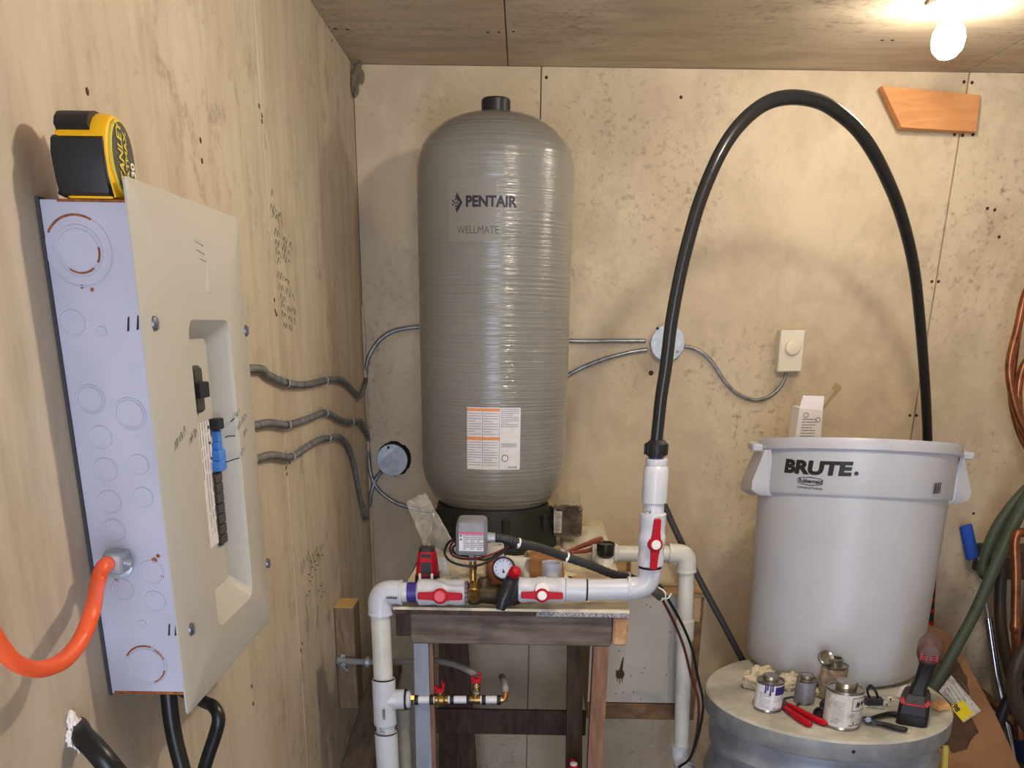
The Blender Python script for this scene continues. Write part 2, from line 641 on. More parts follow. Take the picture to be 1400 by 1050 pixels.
ce = structure('ceiling', M_STUD, MB().box2((XL - 0.12, YF, ZC + T), (XR + 0.12, YB + 0.12, ZC + 0.12)))
for x0, x1 in ((XL - T, -0.0545), (-0.0515, 1.165), (1.168, XR)):
    MB().box2((x0, YF, ZC), (x1, YB + T, ZC + T), 0.001).build('plywood_panel', M_CEIL, ce)
fl = structure('floor', M_CEMENT, MB().box2((XL - 0.12, YF - 0.12, ZF - 0.1), (XR + 0.12, YB + 0.12, ZF)))
wf = MB()
wf.box2((XL - 0.12, YF - 0.1, ZF), (DOOR[0], YF, ZC))
wf.box2((DOOR[1], YF - 0.1, ZF), (XR + 0.12, YF, ZC))
wf.box2((DOOR[0], YF - 0.1, DOOR[3]), (DOOR[1], YF, ZC))
structure('wall_front', M_BACK, wf)
MB().box2((XL, YB - 0.010, ZF), (XL + 0.007, YB, 0.05), 0.001).build('trim_1', mat('corner_trim', (206, 190, 160), 0.6), kind='structure')

# nail heads on walls and ceiling
nm = 0.0045


def nail(parent, p, n, r=nm):
    n = Vector(n)
    p = Vector(p)
    MB().lathe([(r, -0.0005), (r, 0.0006), (r * 0.5, 0.0009)], p, n, 8).build('nail_head', M_HOLE, parent)


for u, v in ((931, 133), (1274, 385), (1283, 385), (1244, 568), (1253, 568), (1318, 112), (1329, 113), (1305, 184), (1316, 185),
             (747, 106), (890, 510), (1360, 287), (1350, 285), (1366, 324), (498, 533), (1331, 702), (1330, 184)):
    nail(wb, A(u, v, YB), (0, -1, 0), 0.0075 if (u, v) == (890, 510) else nm)
for u, v in ((667, 44), (682, 44), (702, 43), (458, 39), (475, 40), (1206, 55), (1220, 55)):
    nail(ce, AZ(u, v, ZC), (0, 0, -1))
for u, v in ((119, 125), (274, 192), (276, 220), (354, 145), (358, 158), (358, 166), (391, 640), (396, 632), (392, 648), (411, 889), (413, 880),
             (344, 938), (346, 962), (375, 410), (376, 425), (378, 430), (454, 55)):
    nail(wl, AX(u, v, XL), (1, 0, 0), 0.004)

# pen notes on the left wall
mb = MB()
Lf = lambda p: plane_fn(p, (0, 1, -0.12), (0, 0, 1), 0.0006)
for i, (u, v, w, n) in enumerate(((371, 268, .02, 1), (369, 285, .09, 4), (372, 298, .08, 3), (375, 321, .14, 6), (376, 334, .12, 6), (377, 348, .12, 6),
                                  (379, 360, .03, 1), (379, 379, .11, 5), (381, 396, .13, 6), (382, 410, .06, 2), (384, 421, .13, 7), (385, 434, .12, 6), (387, 447, .09, 5))):
    scribble(mb, Lf(AX(u, v, XL)), w, 0.016, n, i + 3, 0.0008)
Lf2 = lambda p: plane_fn(p, (0, 1, 0.18), (0, 0, 1), 0.0006)
for i, (u, v, w, n, hh) in enumerate(((411, 790, .10, 4, .03), (424, 780, .09, 4, .03), (434, 769, .08, 3, .03), (420, 794, .14, 4, .012), (421, 803, .18, 6, .012),
                                      (418, 822, .08, 3, .014), (433, 817, .06, 2, .012), (437, 824, .06, 2, .012))):
    scribble(mb, Lf2(AX(u, v, XL)), w, hh, n, i + 40, 0.0009)
for (a, b) in (((417, 826), (422, 850)), ((434, 828), (433, 860))):
    p, q = AX(*a, XL), AX(*b, XL)
    d = Vector((0.0006, 0.0012, 0))
    k = Vector((0.0006, 0, 0))
    mb.quad(p + k, q + k, q + k + d, p + k + d)
mb.build('handwriting', M_INK, wl)

# crumpled insulation in the upper corner
mb = MB()
mb.ico(A(487, 98, 2.93), 0.02, 3, (0.8, 0.8, 1.3), 0.8, 2.2, 3)
mb.ico(A(484, 116, 2.92), 0.016, 3, (0.6, 0.9, 1.6), 0.8, 2.4, 8)
mb.build('insulation_scrap', mat('grey_insulation', (120, 108, 92), 0.9), label='crumpled grey insulation scrap stuffed in the upper corner of the walls', cat='insulation')

# ------------------------------------------------------------------ ceiling lamp
bc = A(1297, 48, 2.40)
hp = A(1300, 14, 2.375)
lamp = thing('ceiling_lamp', 'bare lit bulb in a white holder on the ceiling above the orange board', 'lamp', (hp.x, hp.y, ZC))
MB().lathe([(0.05, 0), (0.05, 0.008), (0.030, 0.014), (0.027, ZC - hp.z), (0.020, ZC - hp.z)], (hp.x, hp.y, ZC), (0, 0, -1), 28).build('lamp_holder', M_PORC, lamp)
axd = (bc - hp).normalized()
MB().lathe([(0.014, -0.002), (0.015, 0.012), (0.022, 0.024), (0.031, 0.040), (0.0345, 0.056), (0.031, 0.074), (0.020, 0.087), (0.0, 0.091)], hp, axd, 24).build('bulb', M_BULB, lamp, label='glowing white bulb')

# ------------------------------------------------------------------ pressure tank
TY = 2.60
tcx = A(676, 450, TY).x
tR = 0.1925
TZ = -0.56
tank = thing('pressure_tank', 'tall grey fibreglass pressure tank with black cap standing on the workbench', 'tank', (tcx, TY, TZ))
z_top = A(676, 155, TY).z + 0.002
z_sh = A(676, 238, TY).z
z_bs = A(676, 625, TY).z
z_bot = A(676, 716, TY - 0.08).z
pr = []
N = 16
for i in range(N + 1):
    a = math.pi / 2 * i / N
    pr.append((tR * math.sin(a) ** 0.92, z_bs - (z_bs - z_bot) * math.cos(a) ** 0.9))
for i in range(1, 22):
    pr.append((tR, z_bs + (z_sh - z_bs) * i / 22))
for i in range(N + 1):
    a = math.pi / 2 * i / N
    pr.append((tR * math.cos(a) ** 0.88, z_sh + (z_top - z_sh) * math.sin(a) ** 0.95))
MB().lathe(pr, (tcx, TY, 0), (0, 0, 1), 72).build('tank_body', M_TANK, tank)
zc0 = A(676, 157, TY).z
zc1 = A(676, 135, TY).z
mb = MB().lathe([(0.034, zc0 - 0.02), (0.034, zc1 - 0.003), (0.031, zc1), (0, zc1)], (tcx, TY, 0), (0, 0, 1), 32)
for k in range(16):
    a = 2 * math.pi * k / 16
    mb.box((tcx + 0.0338 * math.cos(a), TY + 0.0338 * math.sin(a), (zc0 + zc1) / 2 - 0.010), (0.0016, 0.0025, zc1 - zc0 + 0.012), 0, Matrix.Rotation(a, 3, 'Z'))
mb.build('tank_cap', mat('cap_black', (40, 40, 42), 0.35), tank)
mb = MB().lathe([(0.168, 0.0), (0.176, 0.0), (0.176, 0.012), (0.150, z_bot - TZ + 0.045), (0.142, z_bot - TZ + 0.045)], (tcx, TY, TZ), (0, 0, 1), 48)
for k in range(8):
    a = 2 * math.pi * (k + 0.3) / 8
    mb.box((tcx + 0.164 * math.cos(a), TY + 0.164 * math.sin(a), TZ + 0.05), (0.012, 0.02, 0.09), 0.003, Matrix.Rotation(a, 3, 'Z'))
mb.build('tank_base', mat('base_black', (34, 36, 34), 0.5), tank)


def tank_fn(u, v, lift=0.0008):
    """surface of the tank around the point seen at pixel u, v"""
    a0 = math.asin(max(-1, min(1, (A(u, v, TY - 0.18).x - tcx) / tR)))
    z0 = A(u, v, TY - tR * math.cos(a0)).z
    return lambda x, y: Vector((tcx + (tR + lift) * math.sin(a0 + x / tR), TY - (tR + lift) * math.cos(a0 + x / tR), z0 + y))


mpx = PXM((0, 2.42, 0.1))
mb = MB()
f = tank_fn(613, 330, 0.0004)
n = 30
w, h = 68 * mpx, 76 * mpx
V_ = [f(w * i / n, h * j) for i in range(n + 1) for j in (0, 1)]
mb.raw(V_, [(2 * i, 2 * i + 2, 2 * i + 3, 2 * i + 1) for i in range(n)])
mb.build('logo_decal', mat('decal_grey', (136, 133, 128), 0.4), tank)
mb = MB()
put_text(mb, 'PENTAIR', 0.031, tank_fn(671, 282), 0.0012, width=69 * mpx)
f = tank_fn(625, 277)
s = mpx
# emblem: an arrow-like diamond with a woven left half
mb.quad(f(-1 * s, 13 * s), f(-1 * s, 5 * s), f(4 * s, 0), f(8 * s, 0))
mb.quad(f(-1 * s, -13 * s), f(8 * s, 0), f(4 * s, 0), f(-1 * s, -5 * s))
for i, (dx, dy) in enumerate(((-2, 4), (-2, -4), (0, 0), (-4, 0), (1.6, 3.2), (1.6, -3.2), (-6.5, 2.2), (-6.5, -2.2), (-1.5, 7.5), (-1.5, -7.5))):
    r = 1.6 * s
    mb.quad(f(dx * s - r, dy * s), f(dx * s, dy * s - r), f(dx * s + r, dy * s), f(dx * s, dy * s + r))
mb.build('maker_lettering', mat('lettering_dark', (40, 38, 52), 0.5), tank)
mb = MB()
put_text(mb, 'WELLMATE', 0.0225, tank_fn(653, 319), 0.0, width=58 * mpx)
mb.build('model_lettering', mat('lettering_grey', (84, 88, 76), 0.5), tank)
f0 = tank_fn(639, 641)
m2 = PXM(f0(0, 0))
SW, SH = 73 * m2, 79 * m2 / 0.97


def spec(x0, y0, x1, y1, mm, nm_, mb=None, lift=0.0008):
    f = tank_fn(639, 641, lift)
    n = max(1, int((x1 - x0) / 0.15))
    q = mb or MB()
    for i in range(n):
        a, b = x0 + (x1 - x0) * i / n, x0 + (x1 - x0) * (i + 1) / n
        q.quad(f(a * SW, y0 * SH), f(b * SW, y0 * SH), f(b * SW, y1 * SH), f(a * SW, y1 * SH))
    if not mb:
        q.build(nm_, mm, tank)


spec(0, 0, 1, 1, M_PAPER, 'spec_label')
mb = MB()
for a in ((0.0, 0.94, 0.61, 0.985), (0.0, 0.48, 0.61, 0.53)):
    mb = MB()
    spec(*a, None, None, mb, 0.0014)
    mb.build('label_band', M_OPRINT, tank)
mb = MB()
f = tank_fn(639, 641, 0.0014)
for k, (x0, y0, w, h, r) in enumerate(((0.02, 0.55, 0.26, 0.37, 9), (0.31, 0.55, 0.27, 0.37, 9), (0.02, 0.05, 0.26, 0.41, 10), (0.31, 0.05, 0.27, 0.41, 10), (0.63, 0.68, 0.34, 0.3, 10), (0.64, 0.36, 0.3, 0.07, 3))):
    lines_print(mb, f, w * SW, h * SH, r, 0.0012, k, 0.98, x0 * SW, y0 * SH)
for (x, y) in ((0.29, 0.02), (0.6, 0.02)):
    mb.quad(f(x * SW, y * SH), f((x + 0.006) * SW, y * SH), f((x + 0.006) * SW, 0.93 * SH), f(x * SW, 0.93 * SH))
for k in range(20):
    a, b = 2 * math.pi * k / 20, 2 * math.pi * (k + 1) / 20
    R1, R2, cx, cy = 0.066 * SW, 0.052 * SW, 0.71 * SW, 0.19 * SH
    mb.quad(f(cx + R1 * math.cos(a), cy + R1 * math.sin(a)), f(cx + R1 * math.cos(b), cy + R1 * math.sin(b)), f(cx + R2 * math.cos(b), cy + R2 * math.sin(b)), f(cx + R2 * math.cos(a), cy + R2 * math.sin(a)))
fx = lambda x, y: f(0.86 * SW + x, 0.025 * SH + y)
put_text(mb, 'PENTAIR', 0.006, fx, 0.0001)
mb.build('spec_label_print', M_TEXT, tank)

# ------------------------------------------------------------------ workbench
BF = AZ(560, 830, TZ).y                     # front edge
bx0 = A(537, 832, BF).x
bx1 = A(861, 832, BF).x
bbl = AZ(606, 701, TZ)
bench = thing('workbench', 'rough wooden workbench with worn white top and one blue-grey leg', 'bench', ((bx0 + bx1) / 2, 2.4, ZF))
mb = MB()
tl = (bx0 + 0.02 * 0, BF)
mb.prism([(bx0, BF, TZ), (bx1, BF, TZ), (bx1 + 0.02, 2.94, TZ), (bx0 + 0.03, 2.94, TZ)], (0, 0, -0.006))
mb.build('tabletop', M_TOP, bench)
mb = MB()
za, zb = A(700, 838, BF + 0.012).z, A(700, 882, BF + 0.012).z
xa0, xa1 = A(561, 860, BF + 0.012).x, A(837, 860, BF + 0.012).x
mb.box2((xa0, BF + 0.012, zb), (xa1, BF + 0.05, TZ - 0.0165), 0.003)
mb.build('front_board', M_GREYW, bench)
MB().box2((bx0 + 0.003, BF + 0.001, TZ - 0.016), (A(732, 832, BF).x, BF + 0.03, TZ - 0.0065), 0.001).build('edge_strip', M_DARKW, bench)
MB().box2((A(733, 832, BF).x, BF - 0.001, TZ - 0.016), (bx1, BF + 0.03, TZ - 0.0065), 0.001).build('edge_strip', mat('speckled_edge', (190, 188, 192), 0.7, rgb2=(84, 76, 84), vscale=420, thr=(0.46, 0.56)), bench, label='paint-speckled edge strip')
xe = A(859, 860, BF + 0.008).x
MB().box2((xa1 + 0.0015, BF + 0.006, A(850, 885, BF).z), (xe, 2.9, TZ - 0.0165), 0.005).build('side_rail', M_ENDW, bench, label='side rail with tan sawn end')
MB().box2((A(541, 850, BF + 0.05).x, BF + 0.05, zb + 0.004), (xa0 - 0.002, 2.88, TZ - 0.0165), 0.002).build('side_rail', M_DARKW, bench)


def leg_between(px0, px1, Y, y0, dep, m, name, v0=900, v1=1040, q0=None, top=None):
    zt = top if top is not None else zb - 0.0005
    a0, a1 = A(px0, v0, Y).x, A(px1, v0, Y).x
    b0, b1 = (A(q0[0], v1, Y).x, A(q0[1], v1, Y).x) if q0 else (a0, a1)
    z0, z1 = A(px0, v0, Y).z, A(px0, v1, Y).z

    def xat(a, b, z):
        return a + (b - a) * (z - z0) / (z1 - z0)
    rg = []
    for z in (zt, ZF):
        l, r = xat(a0, b0, z), xat(a1, b1, z)
        rg.append([Vector((l, Y, z)), Vector((r, Y, z)), Vector((r, Y + dep, z)), Vector((l, Y + dep, z))])
    return MB().rings(rg).build(name, m, bench)


leg_between(566, 586, BF + 0.014, 0, 0.036, M_BLUEP, 'leg', 900, 1040, (569, 590))
leg_between(587, 592, BF + 0.018, 0, 0.034, M_REDW, 'leg_facing', 900, 1040, (590, 596))
leg_between(811, 832, BF + 0.014, 0, 0.040, M_REDW, 'leg', 900, 1040, (804, 824))
leg_between(776, 797, 2.30, 0, 0.040, M_DARKW, 'leg', 900, 1040, (774, 796), TZ - 0.013)
leg_between(600, 640, 2.62, 0, 0.040, M_DARKW, 'leg', 900, 1040, (600, 650), TZ - 0.013)
sy = 2.62
p0, p1 = A(592, 967, sy), A(800, 1004, sy)
MB().box2((p0.x, sy - 0.012, p1.z), (p1.x, sy, p0.z), 0.002).build('stretcher', M_DARKW, bench)

# ------------------------------------------------------------------ wall cabinet right of the bench
CY = 2.47
cx0, cx1 = A(806, 900, CY).x, A(962, 830, CY).x
cz1, cz0 = A(950, 812, CY).z, A(900, 984, CY).z
cab = thing('cabinet', 'low wall cabinet with white panel and brown edging right of the workbench', 'cabinet', ((cx0 + cx1) / 2, 2.7, cz0))
MB().box2((cx0, CY + 0.012, cz0 + 0.002), (cx1 - 0.004, YB - 0.001, cz1 - 0.008)).build('cabinet_body', M_TAN, cab)
MB().box2((cx0, CY + 0.002, cz0 + 0.05), (cx1 - 0.022, CY + 0.012, cz1 - 0.008), 0.0005).build('front_panel', M_CABW, cab)
MB().box2((cx0 - 0.004, CY - 0.004, cz1 - 0.008), (cx1 + 0.006, YB - 0.001, cz1), 0.001).build('cabinet_top', M_TAN, cab)
MB().box2((cx1 - 0.022, CY, cz0), (cx1, CY + 0.012, cz1 - 0.008), 0.001).build('edge_trim', M_TRIM, cab)
MB().box2((cx0, CY, cz0), (cx1 - 0.0225, CY + 0.012, cz0 + 0.047), 0.002).build('edge_trim', M_TRIM, cab)
pt = A(954, 826, CY - 0.004)
MB().box2((pt.x - 0.012, CY - 0.004, A(950, 850, CY).z), (cx1 - 0.008, CY - 0.0005, cz1 - 0.0085), 0.001).build('trim_block', M_TAN, cab)
f = plane_fn(A(848, 922, CY + 0.001), (1, 0, 0), (0, 0, 1))
mb = MB()
q = PXM((0.3, 2.47, -0.85))
mb.raw([f(x * q, y * q) for x, y in ((-6, 6), (-2, 6), (2, 25), (3.5, 25), (3, 6), (5, 4), (6, -1), (4, -5), (3.5, -12), (2.6, -12), (2.4, -6), (0.6, -6), (0.2, -14), (-0.8, -14), (-1, -6), (-3, -6), (-3.2, -11), (-4, -11), (-4.4, -5), (-6, -3))],
       [tuple(range(20))])
for u, v in ((884, 827), (889, 830), (881, 913), (878, 920), (863, 924), (911, 923), (876, 956), (847, 890), (916, 864), (866, 946), (852, 947), (842, 948)):
    c = A(u, v, CY + 0.001)
    r = 0.0022
    mb.quad(c + Vector((-r, 0, 0)), c + Vector((0, 0, -r)), c + Vector((r, 0, 0)), c + Vector((0, 0, r)))
mb.build('paint_chips', mat('bare_brown_spots', (70, 52, 40), 0.9), cab)

# plank along the left wall
mb = MB()
rg = []
for Y, z in ((2.945, -1.03), (1.6, -1.178)):
    rg.append([Vector((XL + 0.002, Y, z)), Vector((XL + 0.085, Y, z - 0.004)), Vector((XL + 0.085, Y, z - 0.04)), Vector((XL + 0.002, Y, z - 0.04))])
mb.rings(rg).build('plank', M_PLANK, label='dirty grey plank running along the foot of the left wall', cat='plank')

# wood block and its flanged pipe on the left wall
wx = XL
y0b, y1b = AX(459, 830, XL).y, AX(478, 830, XL).y
zt, zl = AX(459, 826, XL).z, AX(470, 955, XL).z
blk = thing('wood_block', 'short grey wood block screwed upright to the left wall above the plank', 'block', (XL, 2.33, zl))
cY = 2.30
bw0, bw1 = A(459, 830, cY).x, A(483, 830, cY).x
MB().box2((XL + 0.001, cY, zl), (bw1, cY + 0.09, zt), 0.003).build('block_body', mat('block_wood', (136, 116, 90), 0.8, rgb2=(104, 86, 66), vscale=12, stretch=(6, 6, 1)), blk)
MB().box2((XL + 0.0015, cY + 0.001, zt), (bw1 - 0.001, cY + 0.089, zt + 0.0015)).build('sawn_end', mat('sawn_end_tan', (206, 170, 108), 0.8), blk, label='fresh tan sawn top end')
jp = A(469, 903, cY - 0.004)
mb = MB()
mb.box(jp, (0.014, 0.006, 0.034), 0.002)
mb.cyl(jp + Vector((0, -0.006, 0.012)), jp + Vector((0, 0, 0.012)), 0.004)
mb.tube([jp + Vector((-0.02, 0.004, -0.006)), jp + Vector((-0.004, -0.008, -0.008)), jp + Vector((0.012, -0.006, -0.026))], 0.003, 6)
mb.build('pipe_clip', M_GALV, blk)

# grey tube from that block across to the brass manifold valve
MY = 1.98
gp = [A(462, 902, cY - 0.012), A(480, 904, cY - 0.02), A(503, 905, 2.26), A(545, 905, 2.2), A(590, 903, 2.12), A(620, 908, 2.06), A(640, 916, 2.0), A(650, 924, MY + 0.005)]
mb = MB().tube(smooth(gp, 8), 0.0078, 10)
gt = mb.build('supply_tube', M_GPEX, label='grey plastic tube bending from the wall block to the upper red valve', cat='tube')
c = A(503, 905, 2.26)
MB().cyl(c + Vector((-0.006, 0, 0)), c + Vector((0.006, 0, 0)), 0.014, seg=16, bev=0.002).build('tube_collar', M_GALV, gt)

# ------------------------------------------------------------------ front water pipe run
FY = 1.95


def V(u, v, Y=FY):
    return A(u, v, Y)


run = thing('water_pipe_run', 'white plastic water pipe run with red-handled valves along the bench front', 'pipe', V(600, 826))
pm = PXM(V(600, 808))


def elbow(corner, d1, d2, r, leg, rs, m, parent, Rb=None, name='elbow', lip=0.6):
    d1, d2 = Vector(d1).normalized(), Vector(d2).normalized()
    Rb = Rb or leg * 0.55
    pts = [corner + d1 * leg]
    a, b = corner + d1 * Rb, corner + d2 * Rb
    for k in range(11):
        t = k / 10
        pts.append(a * (1 - t) ** 2 + corner * 2 * t * (1 - t) + b * t * t)
    pts.append(corner + d2 * leg)
    mb = MB().tube(pts, rs, 28)
    for d in (d1, d2):
        mb.lathe([(rs * 0.98, 0), (rs * 1.05, 0.0), (rs * 1.05, leg * 0.10), (rs * 0.98, leg * 0.16)], corner + d * (leg + 0.0004), -d, 28)
    return mb.build(name, m, parent)


c1 = V(519, 809.5)
dn = (V(523.5, 935) - V(519.5, 860)).normalized()
rp = 13.6 * pm
rs = 16.6 * pm
elbow(c1, (1, 0, 0.0), dn, rp, 31 * pm, rs, M_PVC, run)
# letters moulded on the elbow
mb = MB()
fn = plane_fn(V(535, 818, FY - rs - 0.001), (1, 0, 0), (0, 0, 1))
lines_print(mb, fn, 15 * pm, 4 * pm, 2, 1.4 * pm, 3, 1.0, -7 * pm, -2 * pm)
fn = plane_fn(V(524, 977, FY - 0.037), dn, (1, 0, 0))
lines_print(mb, fn, 16 * pm, 4 * pm, 2, 1.4 * pm, 5, 1.0, -8 * pm, -2 * pm)
mb.build('printed_marks', M_TEXTD, run)
# down pipe, tee, lower pipe
pA, pB = V(520, 838), V(524.5, 935)
MB().cyl(pA, pB, rp).build('pipe', M_PVCO, run)
t0, t1 = V(524.5, 927), V(527, 990)
mb = MB().cyl(t0, t1, rs, seg=28, bev=0.002)
tb = V(525, 956)
tbx = V(555, 956)
mb.cyl(tb, tbx, rs * 0.86, seg=28, bev=0.002)
mb.lathe([(rs * 1.0, -0.004), (rs * 0.86, 0.03)], tb, (1, 0, 0), 24)
mb.build('tee', M_PVC, run)
MB().cyl(V(527, 986), V(527.7, 1003), rp).build('pipe', M_PVC, run)
MB().cyl(V(527.7, 1000), V(530.6, 1052), rs, seg=28, bev=0.002).build('coupling', M_PVC, run)
MB().cyl(V(530.6, 1050), Vector((V(531, 1050).x + 0.004, FY, ZF)), rp).build('pipe', M_PVC, run)
for u, v in ((527.7, 1000), (524.5, 926.5)):
    p = V(u, v)
    MB().lathe([(rs * 1.004, -0.0016), (rs * 1.004, 0.0016)], p, dn, 28, False, False).build('marker_ring', M_MARK, run)
mb = MB()
mb.lathe([(rs * 0.9, -0.002), (rs * 0.9, 0.002)], V(554.6, 956), (1, 0, 0), 28, False, False)
mb.build('marker_ring', M_MARK, run)
# horizontal pieces
H = lambda u, v=809.5: V(u, v)
MB().cyl(H(545), H(575), rp).build('pipe', M_PVC, run)
MB().lathe([(rp * 1.02, 0), (rp * 1.02, 13 * pm)], H(557), (1, 0, 0), 28).build('primer_stain', M_PURPLE, run, label='purple primer band')


def handle_h(c, half, hub, along, out, parent, white=True, rise=0.3, wb=0.0):
    """lever with a round hub: along = lever direction, out = towards the viewer"""
    along, out = Vector(along).normalized(), Vector(out).normalized()
    side = along.cross(out)
    mb = MB()
    for sgn in (-1, 1):
        rg = []
        for t, w, th, o in ((0.0, hub * 0.75, 0.007, 0), (0.45, hub * 0.52, 0.007, 0), (0.96, hub * 0.46, 0.006, 0.001), (1.0, hub * 0.36, 0.004, 0.001)):
            p = Vector(c) + along * sgn * half * t + out * (0.004 + o)
            rg.append([p + side * w + out * th, p - side * w + out * th, p - side * w - out * 0.002, p + side * w - out * 0.002])
        mb.rings(rg)
    mb.lathe([(hub, -0.006), (hub, 0.010), (hub * 0.88, 0.0125)], c, out, 24)
    h = mb.build('valve_handle', M_RED, parent)
    if white:
        MB().lathe([(hub * 0.66, 0.0), (hub * 0.66, 0.0145), (hub * 0.6, 0.0155)], c, out, 20).build('handle_cap', M_WHITE, h)
    else:
        MB().lathe([(hub * 0.72, 0.0), (hub * 0.72, 0.0145), (hub * 0.6, 0.0135), (hub * 0.55, 0.0135)], c, out, 20).build('handle_cap', mat('faded_red', (222, 84, 92), 0.4), h)
    return h


def valve_body(a, b, r, parent, name='ball_valve', ends=0.25):
    a, b = Vector(a), Vector(b)
    h = (b - a).length
    e = h * ends
    pr = [(r * 0.9, 0), (r, 0.002), (r, e), (r * 0.965, e + 0.003), (r * 0.965, h * 0.38), (r * 1.04, h * 0.42), (r * 1.04, h * 0.58), (r * 0.965, h * 0.62),
          (r * 0.965, h - e - 0.003), (r, h - e), (r, h - 0.002), (r * 0.9, h)]
    return MB().lathe(pr, a, b - a, 32).build(name, M_PVC, parent)


rv = 18 * pm
v1 = valve_body(H(571.5), H(636), rv, run)
fw = ray(600, 815).normalized() * -1
fwh = Vector((0, -0.97, 0.22))
handle_h(V(602, 815, FY - rv), 30 * pm, 10.5 * pm, (1, 0, 0), fwh, v1, False)
MB().lathe([(rv * 0.86, 0), (rv * 0.86, 6 * pm)], H(634.5), (1, 0, 0), 20).build('thread_tape', mat('taped_thread', (150, 140, 150), 0.6, rgb2=(60, 40, 70), vscale=180), run)
# bronze tee body
mb = MB()
mb.lathe([(12 * pm, 0), (14.5 * pm, 3 * pm), (15 * pm, 12 * pm), (13 * pm, 20 * pm), (13.5 * pm, 34 * pm), (15.5 * pm, 50 * pm), (15.5 * pm, 62 * pm), (12 * pm, 72 * pm)], V(640, 812), (1, 0, 0), 24)
mb.cyl(V(662, 812), V(662, 790), 9 * pm, seg=20, bev=0.003)
mb.cyl(V(694, 812), V(694, 793), 8 * pm, seg=20, bev=0.003)
mb.build('bronze_manifold', M_BRONZE, run, label='dark tarnished bronze manifold body')
# brass plug facing the viewer
mb = MB()
pc = V(648, 806, FY - 0.015)
mb.lathe([(8.5 * pm, -0.012), (8.5 * pm, 0.004), (9.2 * pm, 0.006), (9.2 * pm, 0.012), (7.5 * pm, 0.013), (7.5 * pm, 0.03), (7 * pm, 0.031)], pc, (0, -0.9, -0.42), 20)
mb.build('brass_plug', M_BRASS, run)
# black drain cock with red knob
mb = MB()
mb.tube([V(684, 834, FY - 0.045), V(688, 820, FY - 0.04), V(696, 800, FY - 0.03), V(703, 787, FY - 0.02)], [6 * pm, 9.5 * pm, 11 * pm, 8 * pm], 12)
mb.tube([V(690, 826, FY - 0.035), V(698, 818, FY - 0.03), V(706, 806, FY)], [6 * pm, 8 * pm, 9 * pm], 12)
mb.cyl(V(705, 823, FY - 0.01), V(707, 810, FY), 9 * pm, seg=14, bev=0.004)
mb.build('drain_cock', mat('black_taped_plastic', (36, 36, 42), 0.35, bump=0.8, bscale=60), run)
mb = MB()
mb.lathe([(5.5 * pm, -0.016), (6.5 * pm, -0.004), (8.2 * pm, 0.002), (8.2 * pm, 0.011), (6 * pm, 0.017), (0, 0.019)], V(702, 784, FY - 0.03), (0.45, -0.7, 0.55), 16)
mb.build('drain_knob', M_RED, run, label='round red knob')
# second horizontal valve
G = lambda u, v=806.5: V(u, v)
v2 = valve_body(G(708), G(773), 17.2 * pm, run, ends=0.16)
handle_h(V(741, 814, FY - 17 * pm), 28 * pm, 9.5 * pm, (1, 0, 0.0), fwh, v2, True)
MB().lathe([(11 * pm, -0.004), (9 * pm, 0.006)], V(741, 806, FY - 16 * pm), fwh, 20).build('valve_stem', M_WHITE, v2)
MB().lathe([(14.4 * pm, 0), (16 * pm, 0.001), (16 * pm, 27 * pm), (14.4 * pm, 28 * pm)], G(773), (1, 0, 0), 28).build('collar', M_PVC, run)
MB().lathe([(15 * pm, 0), (15 * pm, 2.2 * pm)], G(801), (1, 0, 0), 28).build('marker_ring', M_MARK, run)
MB().cyl(G(800), G(872, 805.5), 14.6 * pm, seg=28).build('pipe', M_PVC, run)
ce2 = V(887, 805)
up = (V(893.5, 690) - V(888.5, 770)).normalized()
elbow(ce2, (-1, 0, 0), up, 14 * pm, 29 * pm, 15.6 * pm, M_PVC, run, 24 * pm)
MB().lathe([(15.6 * pm, 0), (15.6 * pm, 2 * pm)], V(888.8, 776), up, 28).build('marker_ring', M_MARK, run)
v3 = valve_body(V(889, 773), V(893, 701), 17.6 * pm, run, ends=0.2)
handle_h(V(895, 744, FY - 17.5 * pm), 34 * pm, 9.5 * pm, V(899, 712) - V(894, 770), Vector((0.1, -0.98, 0.1)), v3, True)
MB().cyl(V(893, 703), V(894, 682), 14 * pm, seg=28).build('pipe', M_PVC, run)
MB().lathe([(14.4 * pm, 0), (16.4 * pm, 0.001), (16.6 * pm, 40 * pm), (15 * pm, 46 * pm), (13.5 * pm, 48 * pm), (14.3 * pm, 50 * pm), (14.3 * pm, 56 * pm), (12.5 * pm, 57 * pm)], V(894.3, 687), up, 28).build('reducer_coupling', M_PVC, run)
mb = MB()
put_text(mb, '2"', 0.018, plane_fn(V(890, 698, FY - 0.0235), (0, 0, 1), (-1, 0, 0)), 0.0)
put_text(mb, '2"', 0.016, plane_fn(V(526, 1000, FY - 0.0235), (0.05, 0, 1), (-1, 0, 0)), 0.0)
mb.build('pencil_marks', M_TEXT, run)
MB().cyl(V(896.5, 637), V(897, 622), 9.5 * pm, seg=16).build('threaded_adapter', mat('blue_taped_thread', (48, 48, 110), 0.4), run, label='dark blue threaded adapter')
mb = MB().lathe([(11 * pm, 0), (14 * pm, 3 * pm), (14.6 * pm, 9 * pm), (14 * pm, 16 * pm), (10 * pm, 20 * pm), (8.6 * pm, 21 * pm)], V(897, 624), up, 24)
for k in range(10):
    a = 2 * math.pi * k / 10
    o_ = V(897, 614)
    mb.box(o_ + Vector((14.3 * pm * math.cos(a), 14.3 * pm * math.sin(a), 0)), (0.004, 0.005, 14 * pm), 0.001, Matrix.Rotation(a, 3, 'Z'))
mb.build('compression_nut', M_BLACK, run)

